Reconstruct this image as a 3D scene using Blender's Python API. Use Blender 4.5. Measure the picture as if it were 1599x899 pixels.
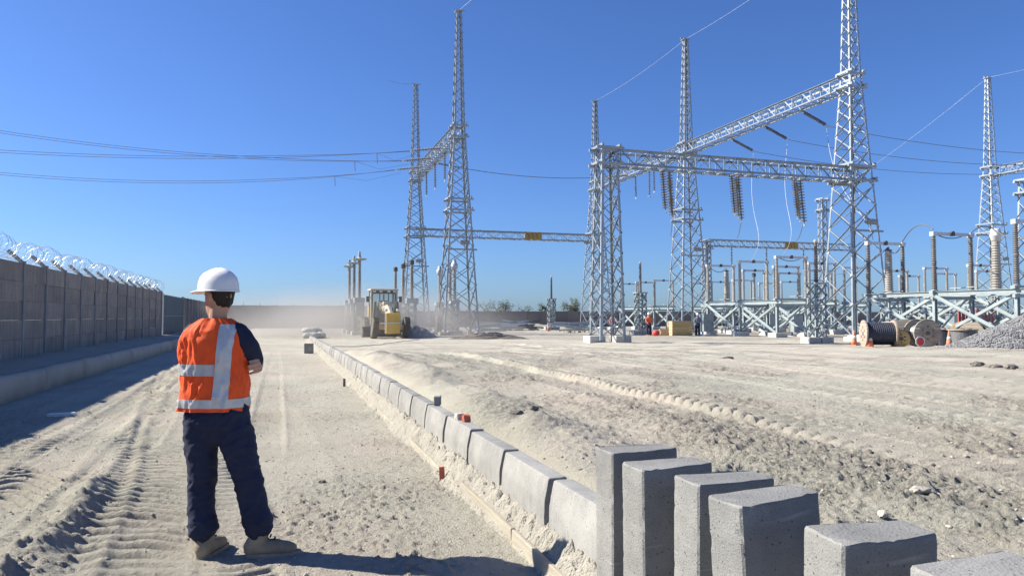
import bpy, bmesh, math, random
import numpy as np
from mathutils import Vector, Matrix, Quaternion
random.seed(7); rng = np.random.default_rng(11)
R = math.radians
for o in list(bpy.data.objects): bpy.data.objects.remove(o)
scene = bpy.context.scene
COL = scene.collection

# ------------------------------------------------------------------ camera, sky, sun, exposure
YAW = R(17.4); F = 1155.0; EYE = 1.47
cam_data = bpy.data.cameras.new('camera'); cam = bpy.data.objects.new('camera', cam_data); COL.objects.link(cam)
cam_data.sensor_width = 36.0; cam_data.lens = 26.0; cam_data.clip_start = 0.05; cam_data.clip_end = 6000
cam.location = (0, 0, EYE); cam.rotation_euler = (R(90 + 2.2), 0, -YAW)
scene.camera = cam
SUN_EL, SUN_AZ = R(36.5), R(-63)            # azimuth measured from +Y towards +X
world = bpy.data.worlds.new('World'); scene.world = world; world.use_nodes = True
wn = world.node_tree.nodes; wl = world.node_tree.links; wn.clear()
sky = wn.new('ShaderNodeTexSky'); sky.sky_type = 'NISHITA'; sky.sun_disc = False
sky.sun_elevation = SUN_EL; sky.sun_rotation = SUN_AZ; sky.air_density = 1.0; sky.dust_density = 0.6; sky.ozone_density = 3.5; sky.altitude = 200
hs = wn.new('ShaderNodeMix'); hs.data_type = 'RGBA'; hs.blend_type = 'MULTIPLY'; hs.inputs['Factor'].default_value = 1.0; hs.inputs['B'].default_value = (0.48, 0.675, 1.06, 1)
bg = wn.new('ShaderNodeBackground'); bg.inputs['Strength'].default_value = 0.072
wo = wn.new('ShaderNodeOutputWorld')
wl.new(sky.outputs['Color'], hs.inputs['A']); wl.new(hs.outputs['Result'], bg.inputs['Color']); wl.new(bg.outputs['Background'], wo.inputs['Surface'])
sun_data = bpy.data.lights.new('sun', 'SUN'); sun_data.energy = 5.0; sun_data.angle = R(0.5); sun_data.color = (1.0, 0.935, 0.82)
sun = bpy.data.objects.new('sun', sun_data); COL.objects.link(sun)
to_sun = Vector((math.sin(SUN_AZ) * math.cos(SUN_EL), math.cos(SUN_AZ) * math.cos(SUN_EL), math.sin(SUN_EL)))
sun.rotation_euler = to_sun.to_track_quat('Z', 'Y').to_euler(); sun.location = to_sun * 60
scene.view_settings.view_transform = 'Standard'; scene.view_settings.look = 'None'
scene.view_settings.exposure = 1.0; scene.view_settings.gamma = 1.0; scene.view_settings.use_curve_mapping = False
scene.render.engine = 'CYCLES'

# ------------------------------------------------------------------ helpers
CY, SY = math.cos(YAW), math.sin(YAW)
def at(px, z):
    """ground plan position of something seen at column px of the photograph, z metres ahead"""
    xc = (px - 799.5) / F * z
    return (xc * CY + z * SY, -xc * SY + z * CY)
def V(*a): return Vector(a)

def principled(name, base, rough=0.7, metal=0.0, spec=0.3):
    m = bpy.data.materials.new(name); m.use_nodes = True
    p = m.node_tree.nodes['Principled BSDF']
    p.inputs['Base Color'].default_value = (*base, 1); p.inputs['Roughness'].default_value = rough
    p.inputs['Metallic'].default_value = metal; p.inputs['Specular IOR Level'].default_value = spec
    return m
def noisy(name, c1, c2, scale=3.0, rough=0.8, metal=0.0, bump=0.3, bscale=40.0, detail=8, bdist=0.01, c3=None, stretch=None, spec=0.3):
    m = principled(name, c1, rough, metal, spec); nt = m.node_tree; p = nt.nodes['Principled BSDF']
    tc = nt.nodes.new('ShaderNodeTexCoord'); src = tc.outputs['Object']
    if stretch:
        mp = nt.nodes.new('ShaderNodeMapping'); mp.inputs['Scale'].default_value = stretch
        nt.links.new(src, mp.inputs['Vector']); src = mp.outputs['Vector']
    oi = nt.nodes.new('ShaderNodeObjectInfo')
    n = nt.nodes.new('ShaderNodeTexNoise'); n.noise_dimensions = '4D'; n.inputs['Scale'].default_value = scale; n.inputs['Detail'].default_value = detail; n.inputs['Roughness'].default_value = 0.65
    mul = nt.nodes.new('ShaderNodeMath'); mul.operation = 'MULTIPLY'; mul.inputs[1].default_value = 37.0
    nt.links.new(oi.outputs['Random'], mul.inputs[0]); nt.links.new(mul.outputs[0], n.inputs['W'])
    nt.links.new(src, n.inputs['Vector'])
    r = nt.nodes.new('ShaderNodeValToRGB'); r.color_ramp.elements[0].position = 0.32; r.color_ramp.elements[1].position = 0.68
    r.color_ramp.elements[0].color = (*c1, 1); r.color_ramp.elements[1].color = (*c2, 1)
    if c3:
        e = r.color_ramp.elements.new(0.5); e.color = (*c3, 1)
    nt.links.new(n.outputs['Fac'], r.inputs['Fac'])
    # each copy a little lighter or darker
    hv = nt.nodes.new('ShaderNodeHueSaturation'); mr = nt.nodes.new('ShaderNodeMapRange')
    mr.inputs['To Min'].default_value = 0.88; mr.inputs['To Max'].default_value = 1.1
    nt.links.new(oi.outputs['Random'], mr.inputs['Value']); nt.links.new(mr.outputs['Result'], hv.inputs['Value'])
    nt.links.new(r.outputs['Color'], hv.inputs['Color']); nt.links.new(hv.outputs['Color'], p.inputs['Base Color'])
    if bump:
        b = nt.nodes.new('ShaderNodeTexNoise'); b.inputs['Scale'].default_value = bscale; b.inputs['Detail'].default_value = 6
        nt.links.new(src, b.inputs['Vector'])
        bp = nt.nodes.new('ShaderNodeBump'); bp.inputs['Strength'].default_value = bump; bp.inputs['Distance'].default_value = bdist
        nt.links.new(b.outputs['Fac'], bp.inputs['Height']); nt.links.new(bp.outputs['Normal'], p.inputs['Normal'])
    return m

M = {}
M['steel'] = noisy('galvanised_steel', (0.26, 0.30, 0.33), (0.37, 0.41, 0.44), 2.0, 0.45, 0.5, 0.0)
M['old_steel'] = noisy('weathered_galvanised_steel', (0.40, 0.43, 0.44), (0.54, 0.57, 0.57), 3.0, 0.55, 0.3, 0.0)
M['frame_steel'] = noisy('pale_painted_steel', (0.28, 0.33, 0.335), (0.39, 0.44, 0.44), 2.0, 0.5, 0.3, 0.0)
M['aluminium'] = noisy('dull_aluminium', (0.48, 0.48, 0.50), (0.60, 0.60, 0.61), 5.0, 0.45, 0.5, 0.0)
M['porcelain'] = noisy('grey_porcelain', (0.31, 0.295, 0.265), (0.42, 0.40, 0.36), 3.0, 0.45, 0.0, 0.0)
M['brown_porcelain'] = noisy('brown_grey_porcelain', (0.13, 0.125, 0.12), (0.24, 0.23, 0.215), 4.0, 0.35, 0.0, 0.0)
M['dark_porcelain'] = noisy('dark_blue_grey_insulator', (0.10, 0.12, 0.15), (0.18, 0.20, 0.24), 4.0, 0.4, 0.0, 0.0)
M['wire'] = principled('bare_conductor', (0.16, 0.17, 0.20), 0.6, 0.3)
M['bright_wire'] = principled('bright_earth_wire', (0.45, 0.47, 0.50), 0.5, 0.4)
M['razor'] = principled('razor_wire_steel', (0.66, 0.68, 0.70), 0.35, 0.6)
M['kerb'] = noisy('cast_concrete', (0.175, 0.177, 0.172), (0.315, 0.312, 0.295), 3.0, 0.9, 0, 0.6, 140.0, 12, 0.006, c3=(0.245, 0.245, 0.234))
def concrete_details(m):
    nt = m.node_tree; p = nt.nodes['Principled BSDF']; L = nt.links.new; tc = next(n for n in nt.nodes if n.type == 'TEX_COORD'); base = p.inputs['Base Color'].links[0].from_socket
    sp = nt.nodes.new('ShaderNodeTexNoise'); sp.inputs['Scale'].default_value = 190; sp.inputs['Detail'].default_value = 3; L(tc.outputs['Object'], sp.inputs['Vector'])
    rp = nt.nodes.new('ShaderNodeValToRGB'); rp.color_ramp.elements[0].position = 0.33; rp.color_ramp.elements[0].color = (0.45, 0.45, 0.45, 1); rp.color_ramp.elements[1].position = 0.46; rp.color_ramp.elements[1].color = (1, 1, 1, 1); L(sp.outputs['Fac'], rp.inputs['Fac'])
    mx = nt.nodes.new('ShaderNodeMix'); mx.data_type = 'RGBA'; mx.blend_type = 'MULTIPLY'; mx.inputs['Factor'].default_value = 0.5; L(base, mx.inputs['A']); L(rp.outputs['Color'], mx.inputs['B'])
    # pale scratches across the stone
    mp = nt.nodes.new('ShaderNodeMapping'); mp.inputs['Scale'].default_value = (3, 38, 3); L(tc.outputs['Object'], mp.inputs['Vector'])
    sc = nt.nodes.new('ShaderNodeTexNoise'); sc.inputs['Scale'].default_value = 1.0; sc.inputs['Detail'].default_value = 5; L(mp.outputs['Vector'], sc.inputs['Vector'])
    rs = nt.nodes.new('ShaderNodeValToRGB'); rs.color_ramp.elements[0].position = 0.61; rs.color_ramp.elements[0].color = (0, 0, 0, 1); rs.color_ramp.elements[1].position = 0.72; rs.color_ramp.elements[1].color = (0.55, 0.55, 0.55, 1); L(sc.outputs['Fac'], rs.inputs['Fac'])
    m2 = nt.nodes.new('ShaderNodeMix'); m2.data_type = 'RGBA'; m2.inputs['B'].default_value = (0.42, 0.41, 0.385, 1); L(rs.outputs['Color'], m2.inputs['Factor']); L(mx.outputs['Result'], m2.inputs['A'])
    vo = nt.nodes.new('ShaderNodeTexVoronoi'); vo.inputs['Scale'].default_value = 38; vo.inputs['Randomness'].default_value = 1; L(tc.outputs['Object'], vo.inputs['Vector'])
    rv = nt.nodes.new('ShaderNodeValToRGB'); rv.color_ramp.elements[0].position = 0.10; rv.color_ramp.elements[0].color = (0.35, 0.35, 0.35, 1); rv.color_ramp.elements[1].position = 0.16; rv.color_ramp.elements[1].color = (1, 1, 1, 1); L(vo.outputs['Distance'], rv.inputs['Fac'])
    m3 = nt.nodes.new('ShaderNodeMix'); m3.data_type = 'RGBA'; m3.blend_type = 'MULTIPLY'; m3.inputs['Factor'].default_value = 0.9; L(m2.outputs['Result'], m3.inputs['A']); L(rv.outputs['Color'], m3.inputs['B']); L(m3.outputs['Result'], p.inputs['Base Color'])
concrete_details(M['kerb'])
M['kerb_dusty'] = noisy('dust_coated_concrete', (0.205, 0.203, 0.193), (0.335, 0.33, 0.308), 3.0, 0.9, 0, 0.5, 140.0, 12, 0.005, c3=(0.272, 0.268, 0.253)); concrete_details(M['kerb_dusty'])
M['pad'] = noisy('footing_concrete', (0.42, 0.41, 0.38), (0.56, 0.54, 0.49), 3.0, 0.9, 0, 0.4, 30.0)
M['panel'] = noisy('wall_panel_concrete', (0.25, 0.215, 0.185), (0.36, 0.31, 0.265), 1.6, 0.9, 0, 0.4, 25.0, 8, 0.01)
def streaks(m, amount=0.55):
    nt = m.node_tree; p = nt.nodes['Principled BSDF']; L = nt.links.new; tc = next(n for n in nt.nodes if n.type == 'TEX_COORD'); base = p.inputs['Base Color'].links[0].from_socket; oi = next(n for n in nt.nodes if n.type == 'OBJECT_INFO')
    va = nt.nodes.new('ShaderNodeVectorMath'); va.operation = 'ADD'; L(tc.outputs['Object'], va.inputs[0]); L(oi.outputs['Location'], va.inputs[1])
    mp = nt.nodes.new('ShaderNodeMapping'); mp.inputs['Scale'].default_value = (3, 5.0, 0.5); L(va.outputs[0], mp.inputs['Vector'])
    n = nt.nodes.new('ShaderNodeTexNoise'); n.inputs['Scale'].default_value = 1.3; n.inputs['Detail'].default_value = 6; L(mp.outputs['Vector'], n.inputs['Vector'])
    r = nt.nodes.new('ShaderNodeValToRGB'); r.color_ramp.elements[0].position = 0.35; r.color_ramp.elements[0].color = (0.55, 0.56, 0.58, 1); r.color_ramp.elements[1].position = 0.62; r.color_ramp.elements[1].color = (1.08, 1.05, 1.0, 1); L(n.outputs['Fac'], r.inputs['Fac'])
    mx = nt.nodes.new('ShaderNodeMix'); mx.data_type = 'RGBA'; mx.blend_type = 'MULTIPLY'; mx.inputs['Factor'].default_value = amount; L(base, mx.inputs['A']); L(r.outputs['Color'], mx.inputs['B']); L(mx.outputs['Result'], p.inputs['Base Color'])
streaks(M['panel'])
M['post'] = noisy('wall_post_concrete', (0.22, 0.21, 0.20), (0.31, 0.295, 0.275), 2.5, 0.9, 0, 0.4, 30.0)
M['farwall'] = noisy('far_wall_concrete', (0.17, 0.15, 0.135), (0.23, 0.205, 0.185), 0.35, 0.9, 0, 0.0)
M['plinth'] = noisy('dusty_low_wall', (0.34, 0.30, 0.24), (0.46, 0.41, 0.335), 1.2, 0.95, 0, 0.6, 14.0, 8, 0.02)
M['gate'] = noisy('blue_green_sheet_metal', (0.09, 0.125, 0.145), (0.13, 0.17, 0.19), 2.0, 0.5, 0.2, 0.0)
M['white_paint'] = noisy('chalky_white_paint', (0.60, 0.60, 0.57), (0.72, 0.72, 0.69), 3.0, 0.6, 0, 0.0)
M['haunch'] = noisy('crumbled_lean_concrete', (0.29, 0.272, 0.23), (0.43, 0.405, 0.345), 9.0, 0.95, 0, 1.0, 55.0, 12, 0.03)
M['board'] = noisy('cement_crusted_board', (0.28, 0.25, 0.195), (0.42, 0.385, 0.315), 6.0, 0.9, 0, 0.4, 40.0, stretch=(4, 0.5, 4))
M['wood'] = noisy('raw_pine', (0.46, 0.33, 0.19), (0.62, 0.47, 0.29), 4.0, 0.8, 0, 0.3, 30.0, stretch=(6, 6, 0.8))
M['yellow_wood'] = noisy('yellow_plywood', (0.46, 0.33, 0.14), (0.56, 0.42, 0.20), 4.0, 0.8, 0, 0.2, 30.0)
M['old_wood'] = noisy('weathered_reel_wood', (0.27, 0.235, 0.18), (0.40, 0.35, 0.28), 5.0, 0.85, 0, 0.3, 30.0)
M['pale_wood'] = noisy('pale_dusty_wood', (0.36, 0.315, 0.24), (0.48, 0.425, 0.34), 4.0, 0.85, 0, 0.3, 30.0)
M['pink_wood'] = noisy('pinkish_pressed_wood', (0.33, 0.255, 0.20), (0.46, 0.37, 0.30), 14.0, 0.85, 0, 0.3, 40.0)
M['cable'] = noisy('dark_cable_sheath', (0.025, 0.03, 0.045), (0.05, 0.055, 0.075), 8.0, 0.5, 0, 0.0)
M['grey_cable'] = noisy('grey_bare_cable', (0.17, 0.175, 0.18), (0.27, 0.275, 0.28), 8.0, 0.45, 0.3, 0.0)
M['red'] = noisy('red_plastic', (0.55, 0.05, 0.04), (0.66, 0.09, 0.07), 3.0, 0.5, 0, 0.0)
M['dusty_red'] = noisy('dusty_red_sheet', (0.50, 0.12, 0.11), (0.60, 0.20, 0.18), 3.0, 0.7, 0, 0.0)
M['cone'] = noisy('faded_orange_cone', (0.62, 0.20, 0.11), (0.66, 0.30, 0.20), 6.0, 0.7, 0, 0.0)
M['brick'] = noisy('red_clay_brick', (0.34, 0.085, 0.05), (0.48, 0.15, 0.09), 12.0, 0.9, 0, 0.4, 80.0)
M['gravel'] = noisy('grey_crushed_stone', (0.15, 0.152, 0.158), (0.33, 0.33, 0.33), 4.0, 0.9, 0, 0.3, 30.0)
M['stone'] = noisy('dusty_field_stone', (0.30, 0.275, 0.235), (0.48, 0.44, 0.375), 6.0, 0.95, 0, 0.5, 40.0)
M['dark_clod'] = noisy('dark_brown_clod', (0.15, 0.135, 0.115), (0.23, 0.205, 0.175), 8.0, 0.95, 0, 0.5, 40.0)  # dark brown mix for clods, crumbs and the darker rocks
M['skin'] = noisy('skin', (0.42, 0.24, 0.16), (0.48, 0.28, 0.19), 9.0, 0.55, 0, 0.1, 90.0)
M['hair'] = principled('dark_hair', (0.02, 0.015, 0.012), 0.6)
M['vest'] = noisy('orange_vest_fabric', (0.97, 0.098, 0.018), (0.99, 0.135, 0.028), 6.0, 0.75, 0, 0.25, 260.0, 4, 0.002)
M['tape'] = noisy('silver_reflective_tape', (0.42, 0.43, 0.44), (0.55, 0.55, 0.55), 12.0, 0.45, 0.2, 0.0)
M['navy'] = noisy('navy_work_cloth', (0.016, 0.021, 0.048), (0.026, 0.032, 0.066), 5.0, 0.85, 0, 0.3, 220.0, 4, 0.002)
M['boot'] = noisy('dusty_suede_boot', (0.20, 0.165, 0.115), (0.31, 0.265, 0.19), 9.0, 0.9, 0, 0.4, 70.0, 6, 0.003)
M['sole'] = noisy('boot_sole', (0.20, 0.18, 0.145), (0.30, 0.27, 0.22), 12.0, 0.9, 0, 0.3, 60.0)
M['lace'] = principled('dark_laces', (0.03, 0.03, 0.03), 0.8)
M['helmet'] = noisy('white_hard_hat', (0.74, 0.74, 0.72), (0.80, 0.80, 0.78), 3.0, 0.35, 0, 0.0)
M['worker_red'] = noisy('red_jacket', (0.52, 0.05, 0.035), (0.60, 0.08, 0.05), 6.0, 0.8, 0, 0.0)
M['worker_orange'] = noisy('orange_jacket', (0.55, 0.14, 0.07), (0.62, 0.19, 0.10), 6.0, 0.8, 0, 0.0)
M['worker_blue'] = noisy('blue_grey_overall', (0.10, 0.13, 0.18), (0.16, 0.19, 0.24), 6.0, 0.8, 0, 0.0)
M['machine_yellow'] = noisy('dusty_machine_yellow', (0.56, 0.35, 0.06), (0.66, 0.45, 0.12), 2.0, 0.6, 0, 0.0)
M['machine_cream'] = noisy('dusty_cream_paint', (0.50, 0.44, 0.31), (0.62, 0.56, 0.43), 2.0, 0.65, 0, 0.0)
M['machine_dark'] = noisy('dusty_dark_steel', (0.09, 0.085, 0.08), (0.16, 0.15, 0.135), 3.0, 0.7, 0.1, 0.0)
M['tyre'] = noisy('dusty_rubber', (0.075, 0.07, 0.062), (0.17, 0.155, 0.13), 5.0, 0.9, 0, 0.2, 30.0)
M['bark'] = noisy('dry_bark', (0.10, 0.08, 0.06), (0.17, 0.14, 0.11), 4.0, 0.9, 0, 0.0)
M['leaf'] = noisy('dusty_leaf', (0.075, 0.085, 0.05), (0.12, 0.13, 0.08), 3.0, 0.8, 0, 0.0)
M['sign_plate'] = noisy('ochre_plate', (0.36, 0.235, 0.06), (0.44, 0.29, 0.09), 3.0, 0.6, 0, 0.0)
M['lamp_grey'] = principled('floodlight_grey', (0.25, 0.26, 0.28), 0.5, 0.3)
M['asbag'] = noisy('pale_woven_sack', (0.42, 0.41, 0.38), (0.54, 0.53, 0.49), 4.0, 0.85, 0, 0.3, 40.0)
gm = principled('cab_glass', (0.55, 0.68, 0.70), 0.05, 0.0, 0.5); gm.node_tree.nodes['Principled BSDF'].inputs['Transmission Weight'].default_value = 0.85; gm.node_tree.nodes['Principled BSDF'].inputs['IOR'].default_value = 1.05; M['glass'] = gm

class MB:
    def __init__(s): s.v = []; s.f = []
    def add(s, vs, fs):
        o = len(s.v); s.v += [tuple(v) for v in vs]; s.f += [tuple(i + o for i in f) for f in fs]
    def box(s, c, d, rot=None):
        x, y, z = d[0] / 2, d[1] / 2, d[2] / 2; c = Vector(c)
        vs = [Vector(p) for p in ((-x, -y, -z), (x, -y, -z), (x, y, -z), (-x, y, -z), (-x, -y, z), (x, -y, z), (x, y, z), (-x, y, z))]
        if rot is not None: vs = [rot @ p for p in vs]
        s.add([p + c for p in vs], [(0, 3, 2, 1), (4, 5, 6, 7), (0, 1, 5, 4), (1, 2, 6, 5), (2, 3, 7, 6), (3, 0, 4, 7)])
    def frame(s, p, q, side=None):
        d = (q - p).normalized()
        if side is None: side = Vector((0, 0, 1)) if abs(d.z) < 0.9 else Vector((1, 0, 0))
        side = Vector(side); a = side - d * side.dot(d)
        if a.length < 1e-5: a = d.orthogonal()
        a.normalize(); return d, a, d.cross(a)
    def bar(s, p, q, w, h=None, side=None):
        p, q = Vector(p), Vector(q); h = h or w; d, a, b = s.frame(p, q, side)
        a = a * (h / 2); b = b * (w / 2)
        s.add([p - a - b, p - a + b, p + a + b, p + a - b, q - a - b, q - a + b, q + a + b, q + a - b],
              [(0, 1, 2, 3), (4, 7, 6, 5), (0, 4, 5, 1), (1, 5, 6, 2), (2, 6, 7, 3), (3, 7, 4, 0)])
    def angle(s, p, q, w, t=None, side=None, flip=1):
        """L section: one flange along side, one across"""
        p, q = Vector(p), Vector(q); t = t or w * 0.14; d, a, b = s.frame(p, q, side); b = b * flip
        prof = [(0, 0), (w, 0), (w, t), (t, t), (t, w), (0, w)]
        vs = [p + a * u + b * v for u, v in prof] + [q + a * u + b * v for u, v in prof]
        fs = [(0, 1, 2, 3, 4, 5), (11, 10, 9, 8, 7, 6)] + [(i, i + 6, (i + 1) % 6 + 6, (i + 1) % 6) for i in range(6)]
        s.add(vs, fs)
    def tube(s, pts, r, n=6, cap=True):
        pts = [Vector(p) for p in pts]; rr = r if isinstance(r, (list, tuple)) else [r] * len(pts)
        o = len(s.v); prev = None
        for i, p in enumerate(pts):
            d = (pts[min(i + 1, len(pts) - 1)] - pts[max(i - 1, 0)])
            d = d.normalized() if d.length > 1e-9 else Vector((0, 0, 1))
            if prev is None: a = d.orthogonal().normalized()
            else:
                a = prev - d * prev.dot(d); a = a.normalized() if a.length > 1e-6 else d.orthogonal().normalized()
            prev = a; b = d.cross(a)
            s.v += [tuple(p + (a * math.cos(2 * math.pi * k / n) + b * math.sin(2 * math.pi * k / n)) * rr[i]) for k in range(n)]
        for i in range(len(pts) - 1):
            for k in range(n):
                k2 = (k + 1) % n; s.f.append((o + i * n + k, o + i * n + k2, o + (i + 1) * n + k2, o + (i + 1) * n + k))
        if cap:
            s.f.append(tuple(o + k for k in range(n))[::-1]); s.f.append(tuple(o + (len(pts) - 1) * n + k for k in range(n)))
    def lathe(s, prof, n=12, mat=None):
        o = len(s.v); mat = mat or Matrix.Identity(4)
        for r, z in prof:
            s.v += [tuple(mat @ Vector((r * math.cos(2 * math.pi * k / n), r * math.sin(2 * math.pi * k / n), z))) for k in range(n)]
        for i in range(len(prof) - 1):
            for k in range(n):
                k2 = (k + 1) % n; s.f.append((o + i * n + k, o + i * n + k2, o + (i + 1) * n + k2, o + (i + 1) * n + k))
        s.f.append(tuple(o + k for k in range(n))[::-1]); s.f.append(tuple(o + (len(prof) - 1) * n + k for k in range(n)))
    def chain(s, pts, radii, n=14, ref=(0, 1, 0), sub=4):
        """smooth closed limb through pts with (across, along ref) radii, rounded ends"""
        P = [Vector(p) for p in pts]; Q = [Vector((r[0], r[1], 0)) if isinstance(r, (tuple, list)) else Vector((r, r, 0)) for r in radii]
        def cr(A, i, t):
            a, b, c, d = A[max(i - 1, 0)], A[i], A[i + 1], A[min(i + 2, len(A) - 1)]
            return 0.5 * ((2 * b) + (c - a) * t + (2 * a - 5 * b + 4 * c - d) * t * t + (3 * b - a - 3 * c + d) * t ** 3)
        pp, qq = [], []
        for i in range(len(P) - 1):
            for k in range(sub):
                pp.append(cr(P, i, k / sub)); qq.append(cr(Q, i, k / sub))
        pp.append(P[-1]); qq.append(Q[-1])
        d0 = (pp[0] - pp[1]).normalized(); d1 = (pp[-1] - pp[-2]).normalized(); r0 = min(qq[0].x, qq[0].y); r1 = min(qq[-1].x, qq[-1].y)
        head = [(pp[0] + d0 * r0 * 0.75, qq[0] * 0.45), (pp[0] + d0 * r0 * 0.4, qq[0] * 0.85)]
        tail = [(pp[-1] + d1 * r1 * 0.4, qq[-1] * 0.85), (pp[-1] + d1 * r1 * 0.75, qq[-1] * 0.45)]
        allp = [h[0] for h in head] + pp + [t[0] for t in tail]; allq = [h[1] for h in head] + qq + [t[1] for t in tail]
        o = len(s.v); ref = Vector(ref)
        for i, p in enumerate(allp):
            d = (allp[min(i + 1, len(allp) - 1)] - allp[max(i - 1, 0)]).normalized()
            b = ref - d * ref.dot(d); b = b.normalized() if b.length > 0.05 else d.orthogonal().normalized()
            a = b.cross(d)
            s.v += [tuple(p + a * math.cos(2 * math.pi * k / n) * allq[i].x + b * math.sin(2 * math.pi * k / n) * allq[i].y) for k in range(n)]
        for i in range(len(allp) - 1):
            for k in range(n):
                k2 = (k + 1) % n; s.f.append((o + i * n + k, o + i * n + k2, o + (i + 1) * n + k2, o + (i + 1) * n + k))
        s.f.append(tuple(o + k for k in range(n))[::-1]); s.f.append(tuple(o + (len(allp) - 1) * n + k for k in range(n)))
    def mesh(s, name, mat, smooth=False):
        me = bpy.data.meshes.new(name); me.from_pydata(s.v, [], s.f); me.update()
        if mat: me.materials.append(M[mat] if isinstance(mat, str) else mat)
        if smooth: me.polygons.foreach_set('use_smooth', [True] * len(me.polygons))
        return me
    def build(s, name, mat, parent=None, smooth=False):
        return link(name, s.mesh(name, mat, smooth), parent)
def link(name, me, parent=None, loc=None, rot=None):
    o = bpy.data.objects.new(name, me); COL.objects.link(o)
    if parent is not None: o.parent = parent
    if loc is not None: o.location = loc
    if rot is not None: o.rotation_euler = rot
    return o
def tag(o, label=None, cat=None, group=None, kind=None):
    if label: o['label'] = label
    if cat: o['category'] = cat
    if group: o['group'] = group
    if kind: o['kind'] = kind
    return o
def thing(name, label, cat, loc=(0, 0, 0), rotz=0.0, group=None):
    o = bpy.data.objects.new(name, None); COL.objects.link(o); o.empty_display_size = 0.3
    o.location = loc; o.rotation_euler = (0, 0, rotz); return tag(o, label, cat, group)
def copy_tree(src, parent=None):
    c = src.copy(); COL.objects.link(c)
    if parent is not None: c.parent = parent
    for ch in src.children: copy_tree(ch, c)
    return c
def bevel_mesh(me, w, seg=1):
    bm = bmesh.new(); bm.from_mesh(me); bmesh.ops.recalc_face_normals(bm, faces=bm.faces)
    bmesh.ops.bevel(bm, geom=list(bm.edges), offset=w, segments=seg, affect='EDGES', clamp_overlap=True); bm.to_mesh(me); bm.free(); me.update()
    return me
ORD = ['first', 'second', 'third', 'fourth', 'fifth', 'sixth', 'seventh', 'eighth', 'ninth', 'tenth', 'eleventh', 'twelfth', 'thirteenth', 'fourteenth', 'fifteenth', 'sixteenth', 'seventeenth', 'eighteenth', 'nineteenth', 'twentieth']
ORD += ['twenty-' + w for w in ORD[:9]] + ['thirtieth'] + ['thirty-' + w for w in ORD[:9]] + ['fortieth'] + ['forty-' + w for w in ORD[:9]]

# ------------------------------------------------------------------ noise on arrays
def _hash(ix, iy, seed):
    h = (ix.astype(np.int64) * 374761393 + iy.astype(np.int64) * 668265263 + seed * 1442695041) & 0xffffffff
    h = ((h ^ (h >> 13)) * 1274126177) & 0xffffffff
    return ((h ^ (h >> 16)) & 0xffff) / 65535.0
def vnoise(x, y, seed=0):
    ix = np.floor(x); iy = np.floor(y); fx = x - ix; fy = y - iy
    fx = fx * fx * (3 - 2 * fx); fy = fy * fy * (3 - 2 * fy)
    a = _hash(ix, iy, seed); b = _hash(ix + 1, iy, seed); c = _hash(ix, iy + 1, seed); d = _hash(ix + 1, iy + 1, seed)
    return (a + (b - a) * fx) * (1 - fy) + (c + (d - c) * fx) * fy
def fbm(x, y, seed=0, octs=4, gain=0.5):
    t = np.zeros_like(x); amp = 1.0; tot = 0.0
    for o in range(octs):
        t += amp * vnoise(x * 2 ** o + 17.3 * o, y * 2 ** o - 9.1 * o, seed + o); tot += amp; amp *= gain
    return t / tot
def sstep(a, b, x):
    t = np.clip((x - a) / (b - a), 0, 1); return t * t * (3 - 2 * t)
def bump1(x, c, w): return np.exp(-((x - c) / w) ** 2)

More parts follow.
